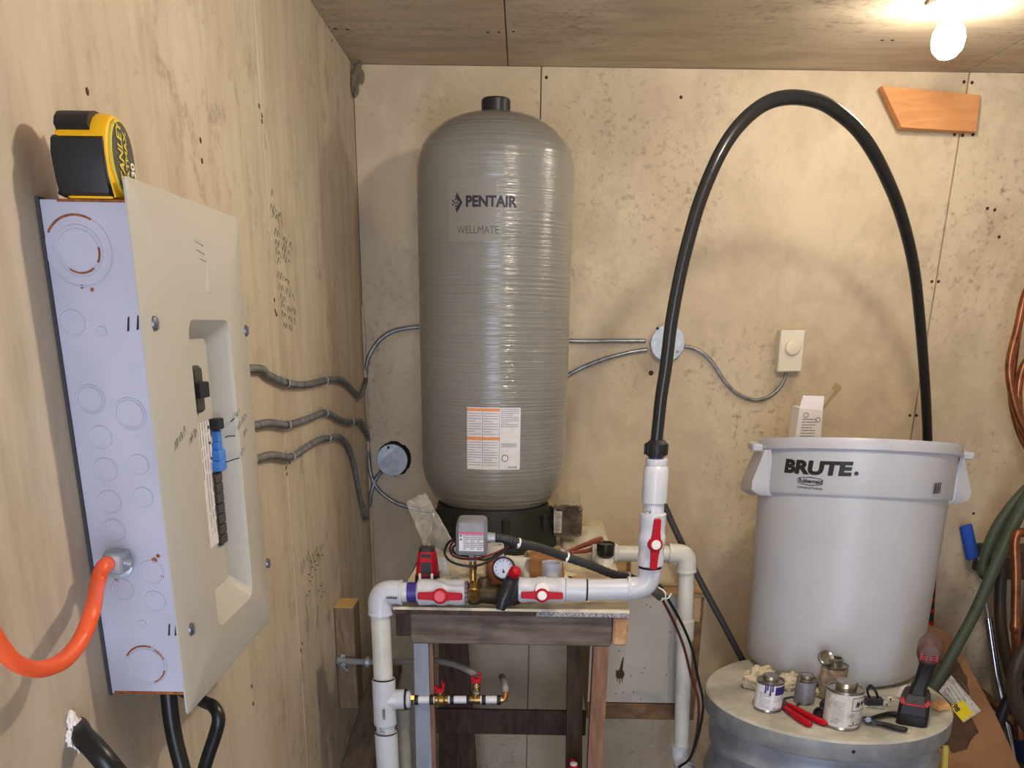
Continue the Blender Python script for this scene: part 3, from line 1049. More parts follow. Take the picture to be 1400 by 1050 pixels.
# black poly pipe arching over to the bin
hp_ = [(897, 608, FY), (900, 580, FY), (904, 543, FY), (911, 497, FY), (918, 440, FY), (929, 380, FY), (941, 330, FY), (958, 272, FY), (983, 213, FY), (1010, 172, 1.96), (1044, 143, 1.98),
       (1080, 133, 2.0), (1120, 139, 2.04), (1150, 157, 2.07), (1175, 181, 2.11), (1196, 212, 2.15), (1214, 248, 2.20), (1229, 285, 2.25), (1242, 330, 2.31), (1251, 376, 2.36),
       (1257, 430, 2.42), (1262, 490, 2.48), (1266, 550, 2.54), (1268, 610, 2.59), (1266, 670, 2.61), (1256, 750, 2.61), (1240, 830, 2.60), (1225, 880, 2.59)]
MB().tube(smooth([A(*p) for p in hp_], 5), 0.0125, 16).build('poly_pipe', M_HOSE, label='thick black plastic pipe arching from the white riser over to behind the bin', cat='pipe')
# thin dark hose slanting down behind
MB().tube(smooth([A(908, 690, 2.44), A(925, 728, 2.44), A(955, 790, 2.44), A(990, 855, 2.44), A(1022, 915, 2.44), A(1050, 965, 2.44)], 5), 0.0085, 12).build(
    'drain_hose', mat('grey_black_hose', (62, 60, 60), 0.5), label='thin dark hose slanting down behind the right-hand elbow to the drum', cat='hose')

# ------------------------------------------------------------------ pressure switch and gauge
SY = FY
sw = thing('pressure_switch', 'grey box pressure switch with a printed white label on a brass nipple', 'switch', V(648, 800))
MB().cyl(V(647, 803), V(646.5, 765), 4.6 * pm, seg=14).build('brass_nipple', M_BRASS, sw)
MB().cyl(V(646.5, 778), V(646.5, 771), 6 * pm, seg=6).build('hex_nut', M_BRASS, sw)
MB().cyl(V(646.5, 767), V(646, 754), 5.5 * pm, seg=6).build('hex_nut', M_GALV, sw)
cs = V(645.5, 731)
mb = MB()
bxw = 41 * pm
rg = []
for dz, k in ((-23 * pm, 0.94), (-20 * pm, 1.0), (12 * pm, 0.99), (20 * pm, 0.93), (22.5 * pm, 0.82)):
    w = bxw / 2 * k
    d = 0.036 * k
    ch = 0.006
    z = cs.z + dz
    rg.append([Vector((cs.x + x, cs.y + y, z)) for x, y in ((-w + ch, -d), (w - ch, -d), (w, -d + ch), (w, d - ch), (w - ch, d), (-w + ch, d), (-w, d - ch), (-w, -d + ch))])
mb.rings(rg).build('switch_cover', M_GREYP, sw)
fy = cs.y - 0.0365
fn = plane_fn((cs.x, fy, cs.z), (1, 0, 0), (0, 0, 1))
lw, l0, l1 = 16 * pm, -17 * pm, 8 * pm
MB().quad(fn(-lw, l0), fn(lw, l0), fn(lw, l1), fn(-lw, l1)).build('wiring_label', M_PAPER, sw)
fn = plane_fn((cs.x, fy - 0.0006, cs.z), (1, 0, 0), (0, 0, 1))
MB().quad(fn(-lw, l1 - 2.6 * pm), fn(lw, l1 - 2.6 * pm), fn(lw, l1), fn(-lw, l1)).build('label_band', M_PINK, sw)
mb = MB()
for k in range(3):
    lines_print(mb, fn, 8.6 * pm, 21 * pm, 8, 1.1 * pm, k + 9, 0.98, (-10.5 + 9 * k) * pm, -16 * pm)
for yy in (2, -3):
    mb.quad(fn(-15 * pm, yy * pm), fn(-12 * pm, yy * pm), fn(-12.4 * pm, (yy + 3) * pm), fn(-15 * pm, (yy + 2.4) * pm))
mb.build('label_print', M_TEXT, sw)
mb = MB()
scribble(mb, plane_fn((cs.x - 9 * pm, fy + 0.0022, cs.z + 14.5 * pm), (1, 0, 0), (0, 0.25, 1)), 20 * pm, 5 * pm, 5, 77, 0.0009)
mb.build('pen_note', M_TEXTD, sw)
MB().lathe([(7 * pm, 0), (7.4 * pm, 2 * pm), (7.4 * pm, 5 * pm), (6.4 * pm, 6 * pm), (6.8 * pm, 11 * pm), (5 * pm, 12 * pm)], V(665.5, 735), (1, 0, 0), 18).build('conduit_connector', M_GALV, sw)

# black flexible conduit from the switch, with white ties
fp = smooth([V(676, 735), V(692, 737), V(707, 742, 1.955), V(735, 748, 1.97), V(772, 761, 1.99), V(805, 772, 2.0), V(838, 785, 2.02), V(862, 790, 2.05), V(878, 800, 2.1)], 12)
rad = [0.0092 + (0.0007 if i % 3 == 0 else 0) for i in range(len(fp))]
flex = MB().tube(fp, rad, 12).build('flexible_conduit', M_FLEX, label='black flexible conduit leading right from the grey switch box', cat='conduit')


def near(path, p):
    i = min(range(len(path)), key=lambda k: (path[k] - p).length)
    i = max(1, min(len(path) - 2, i))
    return path[i], (path[i + 1] - path[i - 1]).normalized()


for u, v, Y in ((708, 743, 1.955), (774, 762, 1.99), (859, 789, 2.04)):
    p, d = near(fp, V(u, v, Y))
    mb = MB().lathe([(0.0112, -0.002), (0.0112, 0.002)], p, d, 14)
    mb.box(p + Vector((0, -0.011, -0.002)), (0.005, 0.005, 0.006), 0.001)
    mb.build('zip_tie', M_WHITE, flex)
# loose wires round the switch
for k, (pts, m, r, lab) in enumerate((
        ([V(626, 735, 1.97), V(613, 742, 1.96), V(608, 756, 1.93), V(617, 768, 1.91), V(640, 774, 1.90), V(660, 771, 1.91), V(680, 760, 1.93), V(700, 748, 1.96), V(712, 744, 1.985)], M_BLACK, 0.0026, 'black wire looping left in front of the brass nipple, outer one'),
        ([V(624, 737, 1.975), V(616, 746, 1.965), V(617, 757, 1.95), V(628, 763, 1.935), V(650, 764, 1.925), V(672, 758, 1.94), V(696, 748, 1.965)], mat('dark_red_wire', (110, 34, 44), 0.4), 0.0024, 'dark red wire looping left in front of the brass nipple'),
        ([V(628, 740, 1.985), V(619, 750, 1.975), V(624, 758, 1.965), V(640, 761, 1.96), V(655, 765, 1.955), V(668, 764, 1.96), V(690, 752, 1.98)], M_BLACK, 0.0024, 'black wire behind the brass nipple, inner loop'))):
    MB().tube(smooth(pts, 6), r, 8).build('wire', m, label=lab, cat='wire', group='loose wires at the pressure switch')

ga = thing('pressure_gauge', 'round black-rimmed pressure gauge with pale blue dial beside the red knob', 'gauge', V(688, 800))
gc = V(688.5, 777, FY - 0.012)
gd = Vector((0.05, -0.93, 0.36)).normalized()
MB().lathe([(12 * pm, -0.028), (15.6 * pm, -0.022), (16.2 * pm, 0.0), (15.6 * pm, 0.003), (13.6 * pm, 0.003), (13.4 * pm, -0.003), (0, -0.003)], gc, gd, 32).build('gauge_case', M_BLACK, ga)
MB().lathe([(13.5 * pm, -0.002), (13.5 * pm, -0.0008), (0, -0.0008)], gc, gd, 32).build('gauge_dial', M_GAUGE, ga)
gu = Vector((0, 0, 1)) - gd * gd.z
gu.normalize()
gx = gu.cross(gd) * -1
gx = gd.cross(gu) * -1
gx = Vector((1, 0, 0)) - gd * gd.x
gx.normalize()
gf = lambda x, y: gc + gx * x + gu * y + gd * 0.0002
mb = MB()
for k in range(11):
    a = math.radians(225 - 27 * k)
    for r0, r1, w in ((9.3, 11.8, 0.5),):
        c_, s_ = math.cos(a), math.sin(a)
        mb.quad(gf((r0 * c_ - w * s_) * pm, (r0 * s_ + w * c_) * pm), gf((r0 * c_ + w * s_) * pm, (r0 * s_ - w * c_) * pm), gf((r1 * c_ + w * s_) * pm, (r1 * s_ - w * c_) * pm), gf((r1 * c_ - w * s_) * pm, (r1 * s_ + w * c_) * pm))
mb.build('dial_marks', M_TEXT, ga)
gf2 = lambda x, y: gc + gx * x + gu * y + gd * 0.0012
MB().raw([gf2(x * pm, y * pm) for x, y in ((-0.6, 1), (-1.7, 10), (-2.1, 10), (-0.2, -1.5), (2.0, -6), (-1.6, -6.5))], [(0, 1, 2), (0, 3, 4, 5)]).build('needle', M_MARK, ga)
MB().cyl(V(692, 793), gc - gd * 0.02, 4.5 * pm, seg=12).build('gauge_stem', M_BRASS, ga)

# ------------------------------------------------------------------ brass manifold under the bench
mx = lambda u, v=956: A(u, v, FY)
man = thing('brass_manifold', 'brass and white tube manifold with two red handles under the workbench', 'manifold', mx(560, 970))
qm = PXM(mx(600))
MB().lathe([(11.5 * qm, 0), (12 * qm, 1 * qm), (12 * qm, 4 * qm), (9 * qm, 6 * qm)], mx(556), (1, 0, 0), 20).build('bushing', M_PVC, man)
MB().cyl(mx(561), mx(569), 7.5 * qm, 5 * qm, seg=6).build('brass_adapter', M_BRASS, man)
for a, b in ((566, 595), (612, 642), (652, 686)):
    MB().cyl(mx(a, 957 if a < 600 else 956.5), mx(b, 956.5), 5.3 * qm, seg=16).build('white_tube', M_PEX, man)
for u in (569.5, 590, 618, 640.5, 661.5, 682):
    MB().lathe([(6.4 * qm, -2.6 * qm), (6.8 * qm, -2 * qm), (6.8 * qm, 2 * qm), (6.4 * qm, 2.6 * qm)], mx(u, 957), (1, 0, 0), 18).build('crimp_ring', M_BLACK, man)
mb = MB()
mb.lathe([(5 * qm, 0), (7 * qm, 1 * qm), (7 * qm, 5 * qm), (8.5 * qm, 7 * qm), (8.5 * qm, 13 * qm), (7 * qm, 15 * qm), (7 * qm, 18 * qm), (5 * qm, 19 * qm)], mx(594), (1, 0, 0), 16)
mb.cyl(mx(602), mx(602, 944), 4.4 * qm, seg=12)
vb = mb.build('brass_valve', M_BRASS, man)


def small_handle(c, parent):
    mb = MB()
    mb.box(c, (13 * qm, 9 * qm, 6.5 * qm), 0.002)
    mb.box(c + Vector((-5 * qm, 0, 3 * qm)), (3.4 * qm, 9 * qm, 7 * qm), 0.001)
    mb.box(c + Vector((5 * qm, 0, 5 * qm)), (3.4 * qm, 8 * qm, 11 * qm), 0.001, Matrix.Rotation(0.15, 3, 'Y'))
    mb.box(c + Vector((3.8 * qm, 0, 10.5 * qm)), (2 * qm, 5 * qm, 5 * qm), 0.0005, Matrix.Rotation(-0.15, 3, 'Y'))
    return mb.build('valve_handle', M_RED, parent)


small_handle(mx(601, 943.5), vb)
mb = MB()
mb.lathe([(6.4 * qm, 0), (6.4 * qm, 12 * qm)], mx(643.5), (1, 0, 0), 14)
mb.lathe([(7 * qm, -1.2 * qm), (7 * qm, 1.2 * qm)], mx(644), (1, 0, 0), 14)
mb.lathe([(7 * qm, -1.2 * qm), (7 * qm, 1.2 * qm)], mx(655.5), (1, 0, 0), 14)
mb.cyl(mx(649.5), mx(651, 948), 5.5 * qm, seg=14)
mb.build('brass_tee', M_BRASS, man)
MB().cyl(mx(651, 952), mx(651.5, 936), 4.4 * qm, seg=14).build('grey_tube', M_GPEX, man)
mb = MB()
mb.lathe([(5.4 * qm, 0), (5.8 * qm, 1.4 * qm), (4.6 * qm, 3 * qm), (5.4 * qm, 4.4 * qm), (4.6 * qm, 10 * qm), (4 * qm, 16 * qm)], mx(651.5, 944.5), (0, 0.1, 1), 14)
vb2 = mb.build('brass_valve', M_BRASS, man)
small_handle(mx(651, 930.5), vb2)
mb = MB()
mb.tube(smooth([mx(684, 956.5), mx(689, 956), mx(691, 951), mx(691.5, 944)], 4), 4.2 * qm, 12)
mb.lathe([(5.2 * qm, -1 * qm), (5.2 * qm, 1.2 * qm)], mx(691.5, 947), (0, 0, 1), 14)
mb.lathe([(5.4 * qm, -1 * qm), (5.4 * qm, 2 * qm)], mx(684.5, 956.5), (1, 0, 0), 14)
mb.build('brass_elbow', mat('copper_brass', (206, 146, 90), 0.3, 0.85), man)
MB().tube(smooth([mx(691.5, 946), A(690.5, 938, 1.96), A(688.5, 930, 2.02), A(686, 925, 2.12)], 5), 4.6 * qm, 12).build('grey_tube', M_GPEX, man)
MB().lathe([(4.9 * qm, 0), (5.2 * qm, 2 * qm)], A(686.5, 926, 2.10), A(686, 925, 2.12) - A(688.5, 930, 2.02), 12).build('crimp_ring', M_BLACK, man)

# grey pipe behind the downpipe
gb = A(551, 968, 2.12)
mb = MB()
mb.cyl(gb, Vector((gb.x + 0.006, gb.y, ZF)), 0.016, seg=18)
mb.cyl(gb + Vector((0, 0, 0)), gb + Vector((0, 0, -0.05)), 0.0185, seg=18, bev=0.002)
mb.build('waste_pipe', mat('grey_pvc_pipe', (168, 162, 150), 0.45, var=0.1, vscale=20), label='slim greyish pipe standing behind the lower left white pipe', cat='pipe')
# paddle of red bottle under the bench
bp_ = A(784, 1050, 2.16)
bot = thing('spray_bottle', 'red bottle with white cap top under the workbench beside the right leg', 'bottle', (bp_.x, bp_.y, ZF))
bz = A(784, 1050, 2.16).z
MB().lathe([(0.035, 0), (0.038, 0.01), (0.038, bz - ZF - 0.10), (0.014, bz - ZF - 0.03), (0.012, A(784, 1046, 2.16).z - ZF)], (bp_.x, bp_.y, ZF), (0, 0, 1), 20).build('bottle_body', M_RED, bot)
zz = A(784, 1046, 2.16).z
MB().lathe([(0.0085, 0), (0.0095, 0.002), (0.009, 0.006), (0, 0.008)], (bp_.x, bp_.y, zz), (0, 0, 1), 16).build('bottle_cap', M_WHITE, bot)
MB().box((bp_.x - 0.003, bp_.y + 0.014, zz + 0.004), (0.012, 0.01, 0.012), 0.003).build('bottle_nozzle', M_RED, bot)

# ------------------------------------------------------------------ back pipe run
RY = 2.385
rr = thing('return_pipe_run', 'white plastic pipe run dropping in front of the white cabinet panel', 'pipe', A(930, 1040, RY))
P = lambda u, v, Y=RY: A(u, v, Y)
km = PXM(P(900, 760))
c3 = P(939.5, 757)
dn2 = (P(930.5, 1000) - P(939, 800)).normalized()
MB().cyl(P(838, 757), P(918, 757), 10.8 * km, seg=24).build('pipe', M_PVCO, rr)
elbow(c3, (-1, 0, 0), dn2, 10.8 * km, 25 * km, 13.2 * km, M_PVCO, rr)
MB().lathe([(13.5 * km, 0), (13.5 * km, 1.4 * km)], P(914, 757), (1, 0, 0), 24, False, False).build('marker_ring', M_MARK, rr)
MB().cyl(P(938.5, 780), P(931.5, 1020), 11 * km, seg=24).build('pipe', M_PVCO, rr)
mb = MB().lathe([(11.2 * km, 0), (12.6 * km, 0.001), (12.8 * km, 29 * km), (11.2 * km, 31 * km)], P(936, 875), -dn2, 24)
mb.build('coupling', M_PVCO, rr)
c4 = P(929.5, 1037)
elbow(c4, -dn2, Vector((0.28, -0.85, -0.35)), 11 * km, 22 * km, 13.4 * km, M_PVC, rr, 14 * km)
MB().lathe([(13.7 * km, 0), (13.7 * km, 1.6 * km)], P(930.5, 1019), dn2, 24, False, False).build('marker_ring', M_MARK, rr)
e4 = c4 + Vector((0.28, -0.85, -0.35)).normalized() * 20 * km
MB().cyl(e4, e4 + Vector((0.28, -0.85, -0.35)).normalized() * 0.3, 11 * km, seg=24).build('pipe', M_PVCO, rr)
mb = MB()
mb.cyl(P(809, 757), P(845, 757), 13 * km, seg=24, bev=0.002)
mb.lathe([(13 * km, 0), (14.2 * km, 0.001), (14.2 * km, 4 * km), (13 * km, 4.4 * km)], P(838, 757), (1, 0, 0), 24)
mb.tube(smooth([P(826, 757), P(826, 768, RY - 0.03), P(824, 786, RY - 0.05)], 5), 13 * km, 20)
mb.build('wye_fitting', M_PVCO, rr)
mb = MB()
mb.lathe([(7 * km, 0), (7.6 * km, 8 * km), (12 * km, 12 * km), (12.4 * km, 27 * km), (12 * km, 28 * km), (10.5 * km, 26.5 * km), (0, 26.5 * km)], P(827, 770, RY - 0.035), (0, -0.05, 1), 12)
mb.build('black_plug', mat('black_plug_plastic', (30, 29, 26), 0.25), rr)

# ------------------------------------------------------------------ things on the bench
# laser level
ll = A(583, 790, 1.99)
lm = PXM(ll)
las = thing('laser_level', 'small red and black laser level with white prongs at the bench left end', 'level', (ll.x, ll.y, TZ))
lr = 0.02
o_ = Vector((ll.x, 2.01, TZ))
mb = MB()
hb = 0.105


def lev_ring(z, w, d, ch):
    return [o_ + Vector((x, y, z)) for x, y in ((-w + ch, -d), (w - ch, -d), (w, -d + ch), (w, d), (-w, d), (-w, -d + ch))]


hz = A(583, 756, 1.985).z - TZ
mb.rings([lev_ring(0.016, 0.023, 0.026, 0.008), lev_ring(0.03, 0.025, 0.027, 0.008), lev_ring(hz * 0.75, 0.021, 0.024, 0.008), lev_ring(hz, 0.017, 0.018, 0.006)])
mb.build('level_body', M_RED, las)
mb = MB()
mb.rings([lev_ring(hz - 0.012, 0.0175, 0.021, 0.006), lev_ring(hz + 0.007, 0.015, 0.016, 0.006)])
mb.build('level_cap', M_BLACK, las)
MB().rings([lev_ring(0.0, 0.020, 0.02, 0.006), lev_ring(0.030, 0.0256, 0.0275, 0.008), lev_ring(0.056, 0.0245, 0.0267, 0.008)]).build('level_foot', M_BLACK, las)
mb = MB()
mb.rings([[o_ + Vector((x, -0.0262 + s, z)) for x, s in ((-0.011, 0), (0.011, 0), (0.011, 0.008), (-0.011, 0.008))] for z, s0 in ((hz * 0.56, 0), (hz * 0.80, 0))])
mb.build('level_window', M_BLACK, las)
mb = MB()
for z in (0.5, 0.44):
    mb.box(o_ + Vector((0, -0.0268, hz * z)), (0.028, 0.002, 0.0022))
mb.build('level_grooves', mat('groove_purple', (110, 50, 90), 0.5), las)
mb = MB()
for sx in (-1, 1):
    mb.box(o_ + Vector((sx * 0.013, -0.031, 0.032)), (0.005, 0.008, 0.062), 0.001)
mb.box(o_ + Vector((0, -0.030, 0.022)), (0.022, 0.006, 0.044), 0.001)
mb.build('level_prongs', M_WHITE, las)

# clear plastic bag
b0, b1 = A(622, 792, 2.02), A(568, 680, 2.12)
mb = MB()
nu, nv = 64, 110
ax = (b1 - b0)
side = Vector((0.84, 0.1, 0.30)).normalized()
side = (side - ax.normalized() * side.dot(ax.normalized())).normalized()
nrm = ax.normalized().cross(side)
rings = []
for j in range(nv):
    t = j / (nv - 1)
    ctr = b0 + ax * t
    wd = 0.037 - 0.013 * t
    th = 0.016 * (1 - t) ** 0.7 + 0.004
    rg = []
    for i in range(nu):
        a = 2 * math.pi * i / nu
        p = ctr + side * wd * math.cos(a) + nrm * th * math.sin(a)
        q_ = Vector((p.dot(side) * 1.3, p.dot(ax.normalized()) * 0.6, 0))
        nn = (0.35 - abs(noise.noise(q_ * 38))) * 0.011 + (0.3 - abs(noise.noise(q_ * 85 + Vector((5, 1, 2))))) * 0.007
        p = p + nrm * nn * (1 if math.sin(a) >= 0 else 0.8) + side * nn * 0.3
        p.z = max(p.z, TZ + 0.001)
        rg.append(p)
    rings.append(rg)
mb.rings(rings, True, False)
bag = mb.build('plastic_bag', M_BAG, label='crumpled clear plastic bag propped up left of the grey switch box', cat='bag', ang=60)
mb = MB()
tp = A(606, 775, 2.0)
mb.quad(tp + Vector((-0.01, 0, 0.02)), tp + Vector((0.004, 0, 0.022)), tp + Vector((0.014, 0.002, -0.018)), tp + Vector((-0.001, 0.002, -0.02)))
mb.build('bag_tag', M_PAPERD, bag)
MB().box(A(593, 767, 1.998), (0.012, 0.001, 0.008), 0, Matrix.Rotation(-0.5, 3, 'Y')).build('bag_tag_mark', M_RED, bag)

# rusty stub, pvc offcuts, wood wedge, open coupling, white bag, pliers, jar


def offcut(name, a, b, r, m, label, cat='pipe', hollow=True, group=None):
    mb = MB()
    if hollow:
        mb.pipe(a, b, r, r * 0.84)
    else:
        mb.cyl(a, b, r, seg=20, bev=0.002)
    return mb.build(name, m, label=label, cat=cat, group=group)


rb_ = A(677, 803, 2.03)
offcut('pipe_nipple', Vector((A(676, 790, 2.04).x, 2.04, TZ + 0.001)), Vector((A(678, 766, 2.04).x, 2.045, A(678, 764, 2.04).z)), 0.021, M_RUSTP, 'rust-coloured pipe stub standing behind the round gauge')
c_ = A(676, 757, 2.12)
offcut('pipe_offcut', Vector((c_.x, 2.14, TZ + 0.001)), Vector((c_.x - 0.003, 2.14, A(676, 748, 2.14).z + 0.006)), 0.024, M_PVCO, 'white pipe offcut standing upright right below the grey switch box', group='plastic pipe offcuts')
o1 = A(719, 777, 2.08)
o1.z = max(o1.z, TZ + 0.026)
offcut('pipe_offcut', o1 + Vector((-0.045, 0.02, 0)), o1 + Vector((0.004, 0, 0)), 0.0245, M_PVCO, 'white pipe offcut lying just right of the round gauge', group='plastic pipe offcuts')
o2 = A(728, 760, 2.28)
o2.z = TZ + 0.027
offcut('pipe_offcut', o2 + Vector((-0.012, -0.02, 0)), o2 + Vector((0.075, 0.01, 0)), 0.026, mat('beige_pipe', (206, 194, 172), 0.45), 'beige pipe offcut lying behind the wood wedge', group='plastic pipe offcuts')
# wooden wedge
wy = 2.09
pts = [(725, 794), (722, 763), (733, 757), (765, 757), (771, 794)]
fpz = [A(u, v, wy) for u, v in pts]
for p in fpz:
    p.z = max(p.z, TZ + 0.001)
mb = MB()
mb.prism(fpz, (0.004, 0.05, 0.004), 0.002)
mb.build('wood_wedge', mat('orange_wood', (176, 122, 70), 0.7, rgb2=(146, 96, 54), vscale=12, stretch=(2, 8, 8)), label='orange-brown chunk of wood behind the open white coupling', cat='wood')
cc = A(754.5, 776, 2.015)
ck = PXM(cc)
mb = MB()
zt_ = cc.z + 0.010
mb.lathe([(11.5 * ck, 0.02), (11.5 * ck, zt_ - TZ), (13.6 * ck, zt_ - TZ), (13.6 * ck, 0.03), (16 * ck, 0.02), (16 * ck, 0.0005), (11.5 * ck, 0.0005), (11.5 * ck, 0.02)], (cc.x, 2.025, TZ), (0, 0, 1), 28, False, False)
mb.build('pipe_coupling', M_PVC, label='open white pipe coupling standing behind the second front valve', cat='coupling')
for (u, v, w, m, lab) in ((788, 784, 0.03, M_TAN, 'small tan wood scrap below the black flexible conduit'), (775, 776, 0.022, M_WHITEB, 'small white plastic scrap beside the orange-brown wood chunk')):
    p = A(u, v, 2.1)
    mb = MB().box((p.x, 2.12, TZ + 0.013), (w * 1.3, 0.03, 0.025), 0.003, Matrix.Rotation(0.5, 3, 'Z'))
    mb.build('scrap', m, label=lab, cat='scrap')
# dark debris by the back pipe
mb = MB()
p = A(862, 778, 2.46)
for k in range(10):
    q_ = Vector((p.x - 0.05 + 0.012 * k, 2.52 + 0.01 * math.sin(k * 3), cz1 + 0.006))
    mb.ico(q_, 0.010 + 0.003 * math.sin(k * 5), 1, (1.3, 1, 0.7), 0.6, 2, k)
mb.build('leaf_litter', mat('dark_litter', (70, 60, 44), 0.9), label='dark dried leaf litter on the cabinet top behind the pipe', cat='litter', kind='stuff')
p0_, p1_ = A(903, 790, 2.56), A(932, 800, 2.56)
MB().box2((A(860, 790, 2.56).x, 2.54, cz1 + 0.0005), (A(934, 790, 2.56).x, 2.64, A(920, 768, 2.56).z), 0.003).build('beige_box', mat('beige_card', (200, 178, 140), 0.75), label='plain beige box on the cabinet top behind the white elbow', cat='box')

# white crumpled sheet under the jar
mb = MB()
s0, s1 = AZ(750, 762, TZ + 0.01), AZ(830, 715, TZ + 0.01)
cx_, cy_ = 0.180, 2.60
n = 26
g = []
for i in range(n):
    row = []
    for j in range(n):
        x, y = -1 + 2 * i / (n - 1), -1 + 2 * j / (n - 1)
        rr_ = max(abs(x), abs(y))
        k = 1 / max(1e-6, (abs(x) ** 4 + abs(y) ** 4) ** 0.25) * rr_ if rr_ > 0 else 0
        px_, py_ = x * k, y * k
        h = 0.012 + 0.010 * noise.noise(Vector((px_ * 2.2, py_ * 2.2, 4))) if rr_ < 0.98 else 0.001
        row.append(Vector((cx_ + 0.066 * px_, cy_ + 0.20 * py_, TZ + max(0.001, h))))
    g.append(row)
verts = [p for r_ in g for p in r_]
mb.raw(verts, [(i * n + j, (i + 1) * n + j, (i + 1) * n + j + 1, i * n + j + 1) for i in range(n - 1) for j in range(n - 1)])
mb.build('white_sack', M_WHITEB, label='flat white plastic sack under the jar of nails', cat='sack', ang=180)
# jar of nails
jb = AZ(776, 736, TZ + 0.022)
jy = jb.y + 0.03
jx = A(776, 715, jy).x
jz = TZ + 0.0245
jm = PXM((jx, jy, -0.5))
jh = A(776, 674, jy).z - jz
jar = thing('nail_jar', 'square clear plastic jar full of nails on the white sack', 'jar', (jx, jy, jz))


def sq_ring(z, r, k, n=32):
    out = []
    for i in range(n):
        a = 2 * math.pi * i / n
        c_, s_ = math.cos(a), math.sin(a)
        e = (abs(c_) ** k + abs(s_) ** k) ** (-1 / k)
        out.append(Vector((jx + r * e * c_, jy + r * e * s_, jz + z)))
    return out


jr = 19.5 * jm
hN = jh * 0.74
MB().rings([sq_ring(0.0, jr * 0.9, 6), sq_ring(0.006, jr, 6), sq_ring(hN * 0.9, jr, 6), sq_ring(hN, jr * 0.92, 4), sq_ring(hN + 0.004, jr * 0.82, 2), sq_ring(hN + 0.010, jr * 0.85, 2), sq_ring(hN + 0.013, jr * 0.82, 2),
            sq_ring(hN + 0.019, jr * 0.85, 2), sq_ring(hN + 0.023, jr * 0.82, 2), sq_ring(jh, jr * 0.82, 2)], True, False).build('jar_wall', M_JAR, jar)
f = plane_fn((jx - jr * 0.72, jy - jr - 0.0012, jz + hN * 0.5), (1, 0, 0), (0, 0, 1))
MB().quad(f(-5.2 * jm, -14 * jm), f(5.2 * jm, -14 * jm), f(5.2 * jm, 15 * jm), f(-5.2 * jm, 15 * jm)).build('jar_label', M_PAPERD, jar)
mb = MB()
lines_print(mb, plane_fn((jx - jr * 0.72 - 4 * jm, jy - jr - 0.0018, jz + hN * 0.5 - 12 * jm), (1, 0, 0), (0, 0, 1)), 8 * jm, 25 * jm, 9, 0.9 * jm, 4)
mb.build('jar_label_print', M_TEXT, jar)
mb = MB()
rnd = random.Random(3)
mb.rings([sq_ring(0.007, jr * 0.80, 6, 16), sq_ring(hN * 0.86, jr * 0.80, 6, 16)])
for k in range(520):
    t = rnd.random()
    fc = rnd.choice((0, 0, 1, 1, 2, 3))
    a, hgt = rnd.uniform(-0.85, 0.85) * jr, 0.008 + rnd.random() * (hN * 0.88 - 0.008)
    d = jr * rnd.uniform(0.82, 0.93)
    if fc == 0 or fc == 1:
        p = Vector((jx + a, jy - d, jz + hgt))
    elif fc == 2:
        p = Vector((jx + d, jy + a, jz + hgt))
    else:
        p = Vector((jx + a, jy + rnd.uniform(-.8, .8) * jr, jz + hN * 0.88))
    dr = Vector((rnd.uniform(-1, 1), rnd.uniform(-0.12, 0.12) if fc < 2 else rnd.uniform(-1, 1), rnd.uniform(-1, 1)))
    if fc == 2:
        dr.x *= 0.1
    if fc == 3:
        dr.z *= 0.3
    dr.normalize()
    L_ = rnd.uniform(0.008, 0.015)
    q0, q1 = p - dr * L_, p + dr * L_
    for q_ in (q0, q1):
        q_.x = max(jx - jr * 0.95, min(jx + jr * 0.95, q_.x))
        q_.y = max(jy - jr * 0.95, min(jy + jr * 0.95, q_.y))
        q_.z = max(jz + 0.004, min(jz + hN * 0.93, q_.z))
    if (q1 - q0).length > 0.004:
        mb.tube([q0, q1], 0.0015, 5)
mb.build('nails', M_NAIL, jar, kind='stuff', label='mass of dark nails')
# pliers with red-brown grips lying behind
mb = MB()
g0 = [A(775, 757, 2.36), A(800, 745, 2.40), A(822, 737, 2.44)]
g1 = [A(780, 758, 2.35), A(806, 752, 2.38), A(824, 741, 2.43)]
for gg in (g0, g1):
    for q_ in gg:
        q_.z = max(q_.z, TZ + 0.03)
mb.tube(smooth(g0, 6), [0.004 + 0.0035 * min(1, k / 8) for k in range(13)], 10)
mb.tube(smooth(g1, 6), [0.004 + 0.0030 * min(1, k / 8) for k in range(13)], 10)
pl_ = mb.build('hand_tool', M_BROWNR, label='red-brown handled tool lying between the nail jar and the black plug', cat='tool')
mb = MB()
h0 = A(757, 764, 2.33)
h0.z = TZ + 0.026
mb.tube([h0, (g0[0] + g1[0]) / 2], [0.004, 0.006], 8)
mb.build('tool_jaw', M_STEEL, pl_)

# wires hanging down from the cabinet corner
wp0 = [A(898, 800, 2.1), A(905, 818, 2.2), A(921, 850, 2.25), A(935, 885, 2.28), A(945, 925, 2.3), A(955, 960, 2.3), A(953, 1000, 2.3), A(944, 1035, 2.3), A(930, 1048, 2.33)]
lw_ = mat('maroon_wire', (96, 42, 46), 0.45)
MB().tube(smooth(wp0, 6), 0.0036, 8).build('wire', lw_, label='maroon wire hanging in front of the right white downpipe', cat='wire', group='wires hanging at the cabinet')
wp1 = [p + Vector((0.006 + 0.012 * math.sin(i * 0.55), -0.008, 0.002)) for i, p in enumerate(wp0)]
MB().tube(smooth(wp1, 6), 0.0036, 8).build('wire', M_BLACK, label='black wire hanging close beside the maroon wire', cat='wire', group='wires hanging at the cabinet')
mb = MB().tube(smooth([A(886, 802, 2.08), A(896, 808, 2.09), A(904, 815, 2.12)], 4), 0.012, 10)
sl = mb.build('cable_sleeve', mat('brown_grey_sleeve', (92, 84, 76), 0.6), label='brown-grey cable sleeve poking out below the white elbow', cat='cable')
